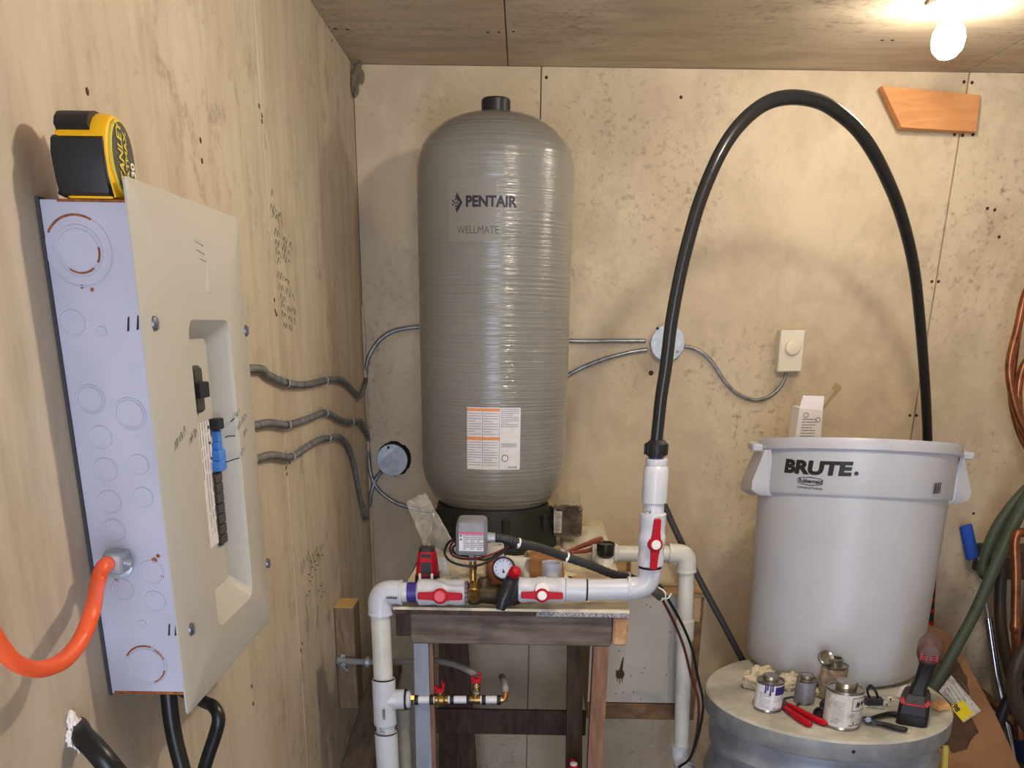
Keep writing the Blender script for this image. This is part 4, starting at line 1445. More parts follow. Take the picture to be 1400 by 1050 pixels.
for k, pts in enumerate(([A(900, 803, 2.08), A(908, 808, 2.07), A(910, 816, 2.07), A(904, 821, 2.08)], [A(905, 818, 2.08), A(913, 818, 2.07), A(918, 811, 2.07)])):
    MB().tube(smooth(pts, 5), 0.0017, 6).build('wire_end', M_WHITE, sl, label='short white wire end')

# ------------------------------------------------------------------ conduits and boxes on the walls


def conduit(pts, name, label, r=0.0070, m=None, group=None):
    path = smooth(pts, 6)
    # even steps so that the ribs are regular
    out = [path[0]]
    step = 0.0030
    acc = 0
    for a, b in zip(path, path[1:]):
        d = (b - a).length
        if d < 1e-9:
            continue
        t = step - acc
        while t <= d:
            out.append(a.lerp(b, t / d))
            t += step
        acc = (acc + d) % step
    rr = [r * 1.03 if i % 2 else r * 0.70 for i in range(len(out))]
    return MB().tube(out, rr, 9).build(name, m or M_STEEL, label=label, cat='conduit', group=group, ang=80), out


cXL = XL + 0.009
cYB = YB - 0.009
LX = lambda u, v: AX(u, v, cXL)
BY = lambda u, v: A(u, v, cYB)


def strap(par, path, p, n):
    q, d = near(path, p)
    n = Vector(n)
    w = d.cross(n).normalized()
    mb = MB()
    ring = []
    for s_ in (-0.004, 0.004):
        ring.append([q + d * s_ + w * x + n * y for x, y in ((-0.0135, -0.0085), (-0.010, -0.0078), (-0.0095, 0.004), (-0.005, 0.0093), (0.005, 0.0093), (0.0095, 0.004), (0.010, -0.0078), (0.0135, -0.0085))])
    inner = [[p_ + n * 0.0012 for p_ in r] for r in ring]
    for i in range(7):
        mb.quad(inner[0][i], inner[0][i + 1], inner[1][i + 1], inner[1][i])
        mb.quad(ring[0][i], ring[0][i + 1], inner[0][i + 1], inner[0][i])
        mb.quad(ring[1][i], ring[1][i + 1], inner[1][i + 1], inner[1][i])
    mb.build('strap', M_GALV, par)


GC = 'armoured conduits from the breaker panel'
ca, pa = conduit([Vector((XL + 0.012, 1.385, LX(342, 501).z + 0.002)), LX(352, 504), LX(366, 512), LX(390, 523), LX(416, 526), LX(440, 521), LX(455, 518), LX(468, 520), LX(478, 529), LX(487, 538), LX(491, 541) + Vector((0.004, 0, 0)),
                  BY(500, 520), BY(501, 500), BY(506, 484), BY(518, 466), BY(535, 454), BY(555, 449), BY(580, 447), BY(640, 450), BY(720, 460), BY(780, 466), BY(850, 466), BY(884, 466)],
                 'armoured_conduit', 'armoured metal conduit highest of three leaving the breaker panel, climbing behind the tank', group=GC)
for u, v in ((390, 523), (443, 520)):
    strap(ca, pa, LX(u, v), (1, 0, 0))
cb_, pb = conduit([Vector((XL + 0.012, 1.395, LX(348, 580).z)), LX(360, 579), LX(392, 581), LX(420, 573), LX(443, 564), LX(452, 566), LX(466, 574), LX(478, 577), LX(489, 575), LX(493, 578) + Vector((0.004, 0, 0)),
                   BY(503, 600), BY(504, 625), BY(507, 648), BY(516, 668), BY(532, 682), BY(548, 690), BY(575, 697), BY(600, 698), BY(650, 680), BY(700, 600), BY(740, 540), BY(780, 511), BY(820, 493), BY(860, 482), BY(886, 478)],
                  'armoured_conduit', 'armoured metal conduit middle of three leaving the breaker panel, passing under the round box', group=GC)
for u, v in ((391, 581), (443, 564), (479, 577)):
    strap(cb_, pb, LX(u, v), (1, 0, 0))
cc_, pc_ = conduit([Vector((XL + 0.012, 1.405, LX(353, 624).z)), LX(365, 623), LX(396, 625), LX(420, 611), LX(435, 602), LX(449, 599), LX(462, 597), LX(473, 605), LX(482, 627), LX(489, 660), LX(495, 690), LX(499, 706) + Vector((0.004, 0, 0)),
                    BY(502, 704), BY(505, 690), BY(508, 672), BY(514, 655), BY(522, 644)],
                   'armoured_conduit', 'armoured metal conduit lowest of three leaving the breaker panel, dipping below the round box', group=GC)
for u, v in ((397, 624), (447, 599)):
    strap(cc_, pc_, LX(u, v), (1, 0, 0))
bm = PXM(A(913, 469, YB))


def round_box(u, v, r, depth, label, n, screws, name='junction_box'):
    c = A(u, v, YB - depth)
    t = thing(name, label, 'box', (c.x, YB, c.z))
    MB().lathe([(r * 0.96, 0), (r * 0.96, depth - 0.002)], (c.x, YB - 0.0005, c.z), (0, -1, 0), 32).build('box_body', M_GALV, t)
    n = Vector(n).normalized()
    MB().lathe([(r, -0.002), (r, 0.0005), (r * 0.97, 0.001)], c, n, 40).build('cover_plate', M_GALV, t, ang=15)
    for du, dv in screws:
        p = A(u + du, v + dv, YB - depth - 0.002)
        mb = MB().lathe([(0.004, 0), (0.0035, 0.002), (0.001, 0.0022)], p, n, 10)
        mb.build('screw', M_MARK if du < 0 else M_SCREW, t)
    return t, c


jbx, jc = round_box(913, 469, 23 * bm, 0.032, 'round metal junction box behind the black arching pipe', (0, -1, 0), ((-14, -20), (13, 12)))
jb2, jc2 = round_box(536, 629, 22 * bm, 0.020, 'round metal junction box set in a ragged hole left of the tank', (-0.08, -1, 0.1), ((-5, -17), (4, 21)))
mb = MB()
rng = random.Random(5)
r0 = [23 * bm * (1.0 + 0.09 * rng.random()) for _ in range(36)]
c = Vector((jc2.x + 0.004, YB - 0.0008, jc2.z + 0.002))
mb.raw([c + Vector((r0[k] * math.cos(2 * math.pi * k / 36), 0, r0[k] * math.sin(2 * math.pi * k / 36))) for k in range(36)], [tuple(range(36))])
mb.build('cutout', mat('dark_cutout', (34, 28, 24), 0.95), jb2, label='dark ragged wall cutout')
conduit([BY(936, 474), BY(945, 475), BY(960, 482), BY(975, 497), BY(990, 520), BY(1005, 536), BY(1020, 544), BY(1035, 547), BY(1050, 543), BY(1063, 533), BY(1072, 520), BY(1075, 509)], 'armoured_conduit',
        'thin armoured metal conduit drooping from the junction box to the thermostat', 0.0058)
tc_ = A(1082, 480, YB - 0.045)
th = thing('thermostat', 'white wall thermostat with a round dial right of the junction box', 'thermostat', (tc_.x, YB, tc_.z))
tm = PXM(tc_)
rot = Matrix.Rotation(math.radians(-1.5), 3, 'Y')
MB().box(tc_ + Vector((0, 0.022, 0)), (33 * tm, 0.045, 54 * tm), 0.003, rot).build('thermostat_body', mat('ivory_plastic', (238, 230, 212), 0.45), th)
mb = MB().lathe([(10.5 * tm, 0), (10.5 * tm, 0.006), (9.5 * tm, 0.010), (9 * tm, 0.0105)], tc_ + Vector((0.002, -0.0005, 5 * tm)), (0, -1, 0), 28)
for k in range(24):
    a = 2 * math.pi * k / 24
    mb.box(tc_ + Vector((0.002 + 10.4 * tm * math.cos(a), -0.005, 5 * tm + 10.4 * tm * math.sin(a))), (0.002, 0.007, 0.0012), 0, Matrix.Rotation(-a, 3, 'Y'))
mb.build('dial_knob', mat('cream_knob', (244, 232, 206), 0.4), th)
# orange board
ob0 = 2.895
obp = [A(1206, 117, ob0), A(1341, 130, ob0 + 0.015), A(1335, 180, ob0 + 0.015), A(1233, 174, ob0)]
mb = MB().prism(obp, (0, 0.035, 0), 0.001)
ob = mb.build('orange_board', M_RBOARD, label='short orange-brown board with a slanted end high on the back wall', cat='board')
mb = MB()
mb.box((obp[1].x - 0.05, YB - 0.01, (obp[1].z + obp[2].z) / 2), (0.06, 0.02, 0.05))
mb.build('wall_cleat', M_DARKW, ob)

# ------------------------------------------------------------------ electrical panel
BX = -0.3795
BYF, BYB = 1.008, 1.372
BZ1, BZ0 = 0.107, -0.400
pan = thing('electrical_panel', 'grey electrical breaker panel with a white cover on the left wall', 'electrical panel', (XL, 1.19, BZ0))
mb = MB()
w_ = 0.0016
mb.box2((XL + 0.002, BYF, BZ0), (BX, BYF + w_, BZ1), 0.0004)
mb.box2((XL + 0.002, BYB - w_, BZ0), (BX, BYB, BZ1), 0.0004)
mb.box2((XL + 0.002, BYF + w_, BZ1 - w_), (BX, BYB - w_, BZ1))
mb.box2((XL + 0.002, BYF + w_, BZ0), (BX, BYB - w_, BZ0 + w_))
mb.build('enclosure', M_BOX, pan)
mb = MB()
mb.box2((XL + 0.0005, BYF - 0.003, BZ0 - 0.001), (XL + 0.0035, BYB, BZ1 + 0.002))  # thin dark strip behind the box, standing just past its near edge
mb.build('back_strip', mat('dark_strip', (58, 56, 60), 0.6), pan)
CYF, CYB, CZ1, CZ0 = 0.998, 1.376, 0.127, -0.4215
X0, X1 = BX + 0.0006, -0.3735
ry0, ry1, rz1, rz0 = 1.130, 1.283, -0.002, -0.353
RX = -0.402


def ring4(y0, y1, z0, z1, x, ch=0.0, n=5):
    pts = []
    for (cy, cz, a0) in ((y1 - ch, z1 - ch, 0), (y0 + ch, z1 - ch, 90), (y0 + ch, z0 + ch, 180), (y1 - ch, z0 + ch, 270)):
        for k in range(n):
            a = math.radians(a0 + 90 * k / (n - 1))
            pts.append(Vector((x, cy + ch * math.cos(a), cz + ch * math.sin(a))))
    return pts


mb = MB()
mb.rings([ring4(CYF, CYB, CZ0, CZ1, X0, 0.006), ring4(CYF, CYB, CZ0, CZ1, X0 + 0.002, 0.006), ring4(CYF + 0.012, CYB - 0.012, CZ0 + 0.012, CZ1 - 0.012, X1, 0.006),
          ring4(ry0 - 0.004, ry1 + 0.004, rz0 - 0.004, rz1 + 0.004, X1, 0.018), ring4(ry0, ry1, rz0, rz1, X1 - 0.004, 0.016),
          ring4(ry0 + 0.004, ry1 - 0.010, rz0 + 0.022, rz1 - 0.018, RX, 0.010)], False, True)
cov = mb.build('cover', M_COVER, pan, label='white dished cover', ang=18)
# the enclosure behind the recess must not poke through it
# embossed emblem: three slanted bars
mb = MB()
for k, (u, v, w, h) in enumerate(((268, 330, 0.028, 0.004), (270, 342, 0.028, 0.004), (273, 353, 0.022, 0.004))):
    p = AX(u, v, X1)
    mb.box(p + Vector((0, 0.01, 0)), (0.0024, w, h), 0.0008, Matrix.Rotation(-0.12, 3, 'X'))
p = AX(284, 378, X1)
mb.box(p, (0.0024, 0.006, 0.038), 0.0008, Matrix.Rotation(-0.2, 3, 'X'))
mb.build('embossed_emblem', M_COVER, cov)
for u, v in ((211, 442), (336, 452), (261, 860), (366, 770)):
    p = AX(u, v, X1)
    mb = MB().lathe([(0.0075, -0.001), (0.007, 0.002), (0.004, 0.0035), (0, 0.0038)], p, (1, 0, 0), 16)
    mb.box(p + Vector((0.0036, 0, 0)), (0.001, 0.0016, 0.010))
    mb.build('cover_screw', M_SCREW, cov)
# breakers on the recess floor
BKX = RX


def blockx(y0, y1, z0, z1, x, name, m, bev=0.001, lab=None):
    return MB().box2((BKX - 0.002, y0, z0), (x, y1, z1), bev).build(name, m, cov, label=lab)


M_BRK = mat('black_breaker', (52, 50, 46), 0.4)
pmn0, pmn1 = AX(262, 497, -0.400), AX(284, 549, -0.400)
mbk = blockx(AX(272, 520, -0.393).y - 0.018, AX(272, 520, -0.393).y + 0.018, -0.105, -0.050, -0.393, 'main_breaker', M_BRK, 0.004)
pt_ = AX(279, 532, -0.384)
MB().box2((-0.394, pt_.y - 0.018, pt_.z - 0.010), (-0.383, pt_.y + 0.018, pt_.z + 0.008), 0.001).build('breaker_toggle', M_MARK, mbk)


def brk(u, v, hh, m, name, x=-0.393, w=0.030, lab=None):
    p = AX(u, v, x)
    return MB().box2((BKX - 0.002, p.y - w / 2, p.z - hh / 2), (x, p.y + w / 2, p.z + hh / 2), 0.0008).build(name, m, cov, label=lab)


brk(304, 579, 0.013, M_MARK, 'breaker', -0.390, 0.036)
for v in (596, 612):
    brk(303, v, 0.0145, M_BLUEB, 'breaker', -0.394, 0.028, 'blue breaker switch')
for v in (622, 636):
    brk(306, v, 0.0125, M_BLUEB, 'breaker', -0.391, 0.036, 'wide blue breaker switch')
zz = AX(300, 646, -0.396).z
ze = AX(308, 744, -0.396).z
n = 7
for k in range(n):
    t = (k + 0.5) / n
    uu = 299 + 9 * t
    brk(uu, 646 + 98 * t, (zz - ze) / n - 0.0012, M_BRK, 'breaker_blank', -0.397, 0.028)
# white labels beside the breakers
fx_ = BKX + 0.0012
ly0, ly1 = AX(272, 640, fx_).y - 0.002, AX(294, 640, fx_).y - 0.006
lz1, lz0 = AX(275, 578, fx_).z, AX(288, 750, fx_).z
MB().box2((BKX + 0.0002, ly0, lz0), (fx_, ly1, lz1)).build('directory_label', M_PAPER, cov)
mb = MB()
fn = plane_fn((fx_ + 0.0004, ly0, lz0), (0, 1, 0), (0, 0, 1))
lines_print(mb, plane_fn((fx_ + 0.0004, ly0 + 0.003, lz1), (0, 0, -1), (0, 1, 0)), (lz1 - lz0) * 0.95, (ly1 - ly0) * 0.85, 5, 0.0012, 8, 0.95)
for k in range(8):
    z = lz0 + (lz1 - lz0) * (k + 0.5) / 8
    mb.quad(*[Vector((fx_ + 0.0005, y, z_)) for y, z_ in ((ly1 - 0.008, z), (ly1 - 0.003, z), (ly1 - 0.003, z + 0.004), (ly1 - 0.008, z + 0.004))])
mb.quad(*[Vector((fx_ + 0.0005, y, z_)) for y, z_ in ((ly0 + 0.003, lz0 + 0.012), (ly0 + 0.012, lz0 + 0.012), (ly0 + 0.012, lz0 + 0.026), (ly0 + 0.003, lz0 + 0.026))])
mb.build('directory_print', M_TEXTD, cov)
# pen notes on the cover
mb = MB()
Cf = lambda u, v, sl: plane_fn(AX(u, v, X1), (0, 1, sl), (0, 0, 1), 0.0006)
scribble(mb, Cf(239, 617, 0.35), 0.042, 0.011, 6, 61, 0.0005)
scribble(mb, Cf(259, 609, 0.3), 0.03, 0.011, 4, 62, 0.0005)
for (u, v, w, sd, n) in ((322, 575, 0.022, 63, 3), (325, 592, 0.05, 64, 6), (333, 599, 0.02, 65, 3), (329, 627, 0.026, 66, 3)):
    scribble(mb, Cf(u, v, 0.35), w, 0.010, n, sd, 0.0005)
mb.build('pen_notes', M_INK, cov)
mb = MB()
for pts in (((306, 580), (313, 576), (320, 572)), ((302, 598), (310, 596), (322, 596)), ((302, 632), (314, 629), (327, 626))):
    P3 = [AX(pts[0][0] + 6, pts[0][1], -0.389), AX(pts[1][0] + 3, pts[1][1], -0.381), AX(pts[2][0], pts[2][1], X1 + 0.001)]
    mb.tube(P3, 0.0007, 5)
mb.build('pen_arrows', M_MARK, cov)
# knockouts on the near side
Yk = BYF


def circ(u, v, r, wr, mbx, a0=0, a1=360, y=0.0):
    c = A(u, v, Yk)
    k = PXM(c)
    pts = [c + Vector((r * k * math.cos(math.radians(a)), -y, r * k * math.sin(math.radians(a)))) for a in np.linspace(a0, a1, 28)]
    mbx.tube(pts, wr, 6, a1 - a0 < 360)


for u, v, rads in ((108, 343, (45, 32, 27)), (100, 441, (16,)), (140, 453, (5.5,)), (124, 546, (19, 15.5)), (178, 566, (21, 17.5)), (138, 598, (15,)), (145, 642, (15,)), (150, 686, (15,)), (156, 725, (14.5,)),
                   (168, 806, (14.5,)), (207, 782, (16,)), (190, 635, (13,)), (196, 680, (13,)), (212, 822, (14,)), (195, 853, (5,)), (200, 910, (28, 24))):
    mb = MB()
    for r in rads:
        circ(u, v, r, 0.0010, mb)
    c = A(u, v, Yk)
    mb.lathe([(min(rads) * PXM(c) - 0.0005, -0.0002), (min(rads) * PXM(c) - 0.0008, 0.0004)], c, (0, -1, 0), 24)
    mb.build('knockout', M_BOX, pan)
for u, v, r, a0, a1 in ((108, 343, 44.5, 60, 150), (108, 343, 27.5, 235, 310), (108, 343, 28, 330, 370), (200, 910, 28, 70, 150), (200, 910, 25, 290, 345), (200, 910, 27, 20, 60)):
    mb = MB()
    circ(u, v, r, 0.0011, mb, a0, a1, 0.0002)
    mb.build('rust_arc', M_RUST, pan)
for u, v, r in ((112, 392, 3), (126, 396, 3), (160, 793, 3.4), (211, 766, 4.5), (222, 788, 2.4), (216, 760, 3)):
    c = A(u, v, Yk)
    MB().lathe([(r * PXM(c), -0.0002), (r * 0.7 * PXM(c), 0.0007)], c, (0, -1, 0), 8).build('rust_spot', M_RUST, pan)
mb = MB()
mb.box2((XL + 0.006, BYF - 0.0008, BZ0), (BX - 0.001, BYF + 0.01, BZ0 + 0.0035), 0.0005)
mb.build('rust_edge', M_RUST, pan)
mb = MB()
mb.box2((XL + 0.02, BYF - 0.0006, BZ1 - 0.002), (BX - 0.001, BYF + 0.01, BZ1 + 0.0006), 0.0003)
mb.build('rust_edge', M_RUST, pan)
mb = MB()
for u, v in ((174, 443), (187, 441), (230, 861), (239, 861)):
    p = A(u, v, BYF - 0.0006)
    mb.quad(p + Vector((-0.0012, 0, -0.007)), p + Vector((0.0012, 0, -0.0065)), p + Vector((0.003, 0, 0.007)), p + Vector((0.0012, 0, 0.0065)))
mb.build('pen_ticks', M_MARK, pan)
# cable clamp
cl = A(160, 768, BYF - 0.014)
mb = MB()
mb.lathe([(0.017, -0.001), (0.017, 0.004), (0.014, 0.0055)], A(162, 770, BYF), (0, -1, 0), 24)
mb.box(cl, (0.020, 0.026, 0.022), 0.002, Matrix.Rotation(0.05, 3, 'Y'))
mb.cyl(cl + Vector((0.010, -0.004, 0)), cl + Vector((0.018, -0.004, -0.001)), 0.004, seg=10)
mb.build('cable_clamp', M_GALV, pan)
MB().lathe([(0.0026, 0), (0.0022, 0.0008)], cl + Vector((0, -0.0132, 0.001)), (0, -1, 0), 10).build('clamp_hole', M_MARK, pan)
# orange cable
op = [A(160, 768, 1.0), A(150, 769, 0.985), A(140, 778, 0.965), A(133, 800, 0.95)] + [AX(u, v, x) for u, v, x in ((126, 835, -0.413), (112, 872, -0.415), (88, 902, -0.417), (55, 915, -0.42), (25, 908, -0.422), (4, 888, -0.424), (-18, 850, -0.426), (-30, 800, -0.428), (-34, 740, -0.43))]
MB().tube(smooth(op, 8), 0.0078, 14).build('orange_cable', M_ORANGE, label='thick orange cable looping from the breaker panel clamp out to the left', cat='cable')
# black cables below the panel
q0 = A(232, 950, 1.06)
MB().tube(smooth([Vector((q0.x, 1.06, BZ0 + 0.01)), A(233, 975, 1.05), A(240, 1015, 1.04), A(250, 1055, 1.03), A(262, 1110, 1.02), A(270, 1200, 1.0)], 6), 0.0098, 14).build('black_cable', M_CABLE,
    label='thick black cable dropping straight out of the breaker panel bottom', cat='cable')
MB().tube(smooth([A(250, 945, 1.16), A(280, 960, 1.12), A(292, 966, 1.10), A(299, 982, 1.09), A(294, 1005, 1.09), A(284, 1035, 1.09), A(276, 1065, 1.09), A(268, 1120, 1.09)], 6), 0.0085, 12).build('black_cable', M_CABLE,
    label='black cable bending sharply right of the panel cover tip', cat='cable')
wh = AX(106, 1004, XL)
k3 = MB().tube(smooth([wh + Vector((-0.004, 0.01, 0.004)), AX(112, 1006, XL + 0.012), AX(128, 1022, XL + 0.028), AX(150, 1048, XL + 0.045), AX(185, 1090, XL + 0.06), AX(240, 1160, XL + 0.07)], 6), 0.0125, 14)
k3.build('black_cable', M_CABLE, label='thick black cable emerging from a foamed hole in the left wall', cat='cable')
foam = thing('foam_sealant', 'white foam sealant blob round the cable hole in the left wall', 'foam', wh)
mb = MB()
for u, v, r, sd in ((103, 1000, 0.013, 1), (99, 987, 0.009, 2), (107, 1010, 0.010, 3), (98, 1009, 0.009, 4), (97, 979, 0.0055, 5)):
    mb.ico(AX(u, v, XL + 0.003), r, 3, (0.5, 0.9, 1.1), 0.7, 2.5, sd)
mb.build('foam_blob', M_FOAM, foam)
MB().ico(AX(139, 1046, XL + 0.003), 0.006, 3, (0.5, 0.9, 1.1), 0.7, 2.5, 6).build('foam_crumb', M_FOAM, foam)

# ------------------------------------------------------------------ tape measure
tz = BZ1 + 0.0012
tx0, tx1 = A(76, 262, 0.99).x, A(150, 262, 0.99).x
tape = thing('tape_measure', 'yellow and black tape measure standing on top of the breaker panel', 'tape measure', ((tx0 + tx1) / 2, 1.06, tz))
tH = A(110, 150, 1.01).z - tz
TD = 0.66
yF = 0.996


def prof(scale=1.0, n=10):
    """side outline in y (away) and z: flat foot, round front and top"""
    pts = [(0.018, 0.0), (0.096, 0.0), (0.100, 0.006)]
    cy, cz, ry, rz = 0.050, tH * 0.52, 0.050, tH * 0.48
    for k in range(n + 1):
        a = math.radians(-10 + 190 * k / n)
        pts.append((cy + ry * math.cos(a), cz + rz * math.sin(a)))
    pts.append((0.004, tH * 0.25))
    cy0, cz0 = 0.05, tH * 0.5
    return [(((y - cy0) * scale + cy0) * TD, (z - cz0) * scale + cz0) for y, z in pts]


mb = MB().prism([Vector((tx0, yF + y, tz + z)) for y, z in prof()], (tx1 - tx0, 0, 0), 0.006)
mb.build('tape_case', M_YEL, tape)
# black rubber jacket over the lower front
mb = MB()
pr_ = [(y, z) for y, z in prof(1.03) if z < tH * 0.70]
rg = []
fr = [(0.018, 0.0002), (0.002, 0.004), (-0.0016, tH * 0.22), (-0.0022, tH * 0.5), (-0.0006, tH * 0.66), (0.0035, tH * 0.70), (0.014, tH * 0.70), (0.016, 0.0002)]
mb.prism([Vector((tx0 - 0.0012, yF + y, tz + max(z, 0.0002))) for y, z in fr], (tx1 - tx0 - 0.002, 0, 0), 0.002)
mb.build('rubber_grip', M_BLACK, tape)
mb = MB().prism([Vector((tx0 - 0.0015, yF + y, tz + z)) for y, z in ((0.03, 0.0003), (0.068, 0.0003), (0.070, tH * 0.5), (0.065, tH * 0.80), (0.056, tH * 0.96), (0.050, tH * 0.90), (0.058, tH * 0.45), (0.05, 0.02))], (tx1 - tx0 - 0.002, 0, 0), 0.002)
mb.build('rubber_back', mat('dark_rubber_back', (58, 46, 44), 0.6), tape)
# lock button at the front top
bt = (tx0 + tx1) / 2 - 0.006
mb = MB()
P6 = []
for y, z in ((0.0045, 0.80), (0.0075, 0.88), (0.015, 0.955), (0.028, 0.995), (0.040, 0.985)):
    P6.append([Vector((bt + sx * 0.0155, yF + y - 0.0042, tz + tH * z + 0.0015)) for sx in (-1, 1)])
mb.rings([[P6[i][0], P6[i][1], P6[i][1] + Vector((0, 0.006, -0.006)), P6[i][0] + Vector((0, 0.006, -0.006))] for i in range(5)])
mb.build('lock_button', M_BLACK, tape)
cyl_c = Vector((tx1 - 0.0005, yF + 0.033, tz + tH * 0.50))
ey, ez = 0.028, tH * 0.45


def oval(k, x):
    return [cyl_c + Vector((x, k * ey * math.cos(2 * math.pi * i / 36), k * ez * math.sin(2 * math.pi * i / 36))) for i in range(36)]


MB().rings([oval(1.0, 0.0), oval(1.0, 0.0022), oval(0.93, 0.0026)], True, True).build('label_rim', M_YEL2, tape)
MB().rings([oval(0.92, 0.0026), oval(0.92, 0.0031)], True, True).build('side_label', M_TAPEL, tape)
fn = lambda sft: (lambda x, y: cyl_c + Vector((0.0038, -y + sft, x)))
mb = MB()
put_text(mb, 'STANLEY', 0.0165, fn(-0.003), 0.0004, 0.2, width=0.060)
put_text(mb, 'FATMAX', 0.010, fn(0.008), 0.0003, width=0.046)
mb.build('label_print', M_YEL2, tape)
mb = MB()
put_text(mb, '30', 0.013, lambda x, y: cyl_c + Vector((0.0038, 0.022 - y, -0.008 + x)), 0.0004)
mb.build('length_print', M_WHITE, tape)

# ------------------------------------------------------------------ steel drum
LZ = -0.80
lp, rp_ = AZ(964, 943, LZ), AZ(1294, 952, LZ)
dc = Vector(((lp.x + rp_.x) / 2, 2.095, LZ))
dR = 0.279
drum = thing('steel_drum', 'dented galvanised steel drum with a dusty flat lid in the right foreground', 'drum', (dc.x, dc.y, ZF))
MB().lathe([(0, 0.0), (dR * 0.9, 0.0), (dR * 0.985, -0.002), (dR, -0.007)], dc, (0, 0, 1), 72, False, False).build('lid_top', M_LID, drum, label='dusty tan lid top')
MB().lathe([(dR, -0.0072), (dR + 0.001, -0.045), (dR - 0.002, -0.050), (dR - 0.012, -0.050)], dc, (0, 0, 1), 72, False, False).build('lid_skirt', M_LIDR, drum)
mb = MB()
rg = []
for i in range(46):
    z = LZ - 0.03 - (LZ - 0.03 - ZF) * i / 45
    ring = []
    for k in range(72):
        a = 2 * math.pi * k / 72
        t = (LZ - z)
        r = dR * 0.955 + 0.016 * noise.noise(Vector((math.cos(a) * 2.2, math.sin(a) * 2.2, z * 9))) + (0.012 if 0.09 < t < 0.13 or 0.45 < t < 0.49 else 0)
        r -= 0.02 * max(0, math.sin((t - 0.04) * 18)) * (t < 0.3) * 0.5
        ring.append(Vector((dc.x + r * math.cos(a), dc.y + r * math.sin(a), z)))
    rg.append(ring)
mb.rings(rg).build('drum_body', M_DRUM, drum)
mb = MB()
pr_ = A(1167, 1027, dc.y - dR)
mb.lathe([(0.004, 0), (0.003, 0.001)], A(1167, 1028, dc.y - dR - 0.0016), (0, -1, 0), 10)
mb.build('lid_rivet', M_MARK, drum)

# ------------------------------------------------------------------ white bin
CYb = 2.32
bb = AZ(1133, 921, LZ)
bl_, br_ = A(1022, 908, CYb).x, A(1246, 925, CYb).x
tl_, tr_ = A(1038, 612, CYb).x, A(1303, 618, CYb).x
bcx, tcx_ = (bl_ + br_) / 2, (tl_ + tr_) / 2
bR, tRr = (br_ - bl_) / 2 / 1.0, (tr_ - tl_) / 2
bZ0 = LZ + 0.001
bZ1 = A(1165, 606, CYb).z
bin_ = thing('waste_bin', 'large white plastic waste bin with bold black lettering standing on the drum', 'bin', (bcx, CYb, bZ0))
TILT = math.radians(8.5)
ROLL = math.tan(math.radians(1.6))


def bin_ring(t, r, n=64, dz=0.0, da=0.0):
    """level at the foot, leaning back towards the rim"""
    z = bZ0 + (bZ1 - bZ0) * t + dz
    cx = bcx + (tcx_ - bcx) * t
    tt = TILT * min(1.0, max(0.0, t / 0.75))
    out = []
    for k in range(n):
        a = 2 * math.pi * k / n + da
        out.append(Vector((cx + r * math.cos(a), CYb + r * math.sin(a), z - r * math.sin(a) * math.tan(tt) - r * math.cos(a) * ROLL * min(1.0, t / 0.5))))
    return out


def binr(t):
    return bR + (tRr * 0.955 - bR) * t


prof_ = [(0.0, bR * 0.88), (0.012, bR * 0.95), (0.03, bR * 0.99), (0.06, binr(0.06))]
prof_ += [(t, binr(t)) for t in (0.15, 0.3, 0.45, 0.6, 0.72, 0.80, 0.86, 0.93, 0.985)]
mb = MB().rings([bin_ring(t, r) for t, r in prof_] + [bin_ring(0.985, binr(0.98) * 0.985)] + [bin_ring(t, binr(t) * 0.985) for t in (0.9, 0.6, 0.3, 0.05)], True, True)
mb.build('bin_body', M_BIN, bin_)
f0_, f1_ = 0.775, 0.955
mb = MB()
mb.rings([bin_ring(f0_, binr(f0_) * 1.0), bin_ring(f0_, binr(f0_) * 1.028), bin_ring(f0_ + 0.01, binr(f0_) * 1.036), bin_ring(0.955, binr(0.955) * 1.026), bin_ring(0.957, binr(0.955) * 1.0)], False, False)
mb.build('bin_collar', M_BIN, bin_)
mb = MB()
mb.rings([bin_ring(0.952, binr(0.95) * 1.0), bin_ring(0.952, tRr * 1.0), bin_ring(0.957, tRr * 1.012), bin_ring(0.985, tRr * 1.012), bin_ring(1.0, tRr * 0.995), bin_ring(1.0, tRr * 0.955), bin_ring(0.975, tRr * 0.945)], False, False)
mb.build('bin_rim', M_BIN, bin_)


def bpt(t, ang, r):
    z = bZ0 + (bZ1 - bZ0) * t
    cx = bcx + (tcx_ - bcx) * t
    tt = TILT * min(1.0, t / 0.75)
    return Vector((cx + r * math.cos(ang), CYb + r * math.sin(ang), z - r * math.sin(ang) * math.tan(tt) - r * math.cos(ang) * ROLL))


for sg in (0, 1):
    base = math.pi if sg == 0 else -0.20
    mb = MB()
    rg = []
    for da in (-0.30, -0.22, 0.22, 0.30):
        e = 0.0 if abs(da) > 0.25 else 1.0
        rg.append([bpt(0.953, base + da, tRr * 0.99), bpt(0.953, base + da, tRr * (1.0 + 0.02 * e)), bpt(0.815, base + da, tRr * (1.0 + 0.135 * e)), bpt(0.782, base + da, tRr * (1.0 + 0.13 * e)),
                   bpt(0.760, base + da, tRr * (0.97 + 0.07 * e)), bpt(0.760, base + da, tRr * 0.93)])
    mb.rings(rg)
    # end tab on the rim
    c0 = bpt(0.968, base, tRr * 1.03)
    mb.box(c0, (0.030, 0.06, 0.016), 0.003)
    mb.build('bin_handle', M_BIN, bin_)


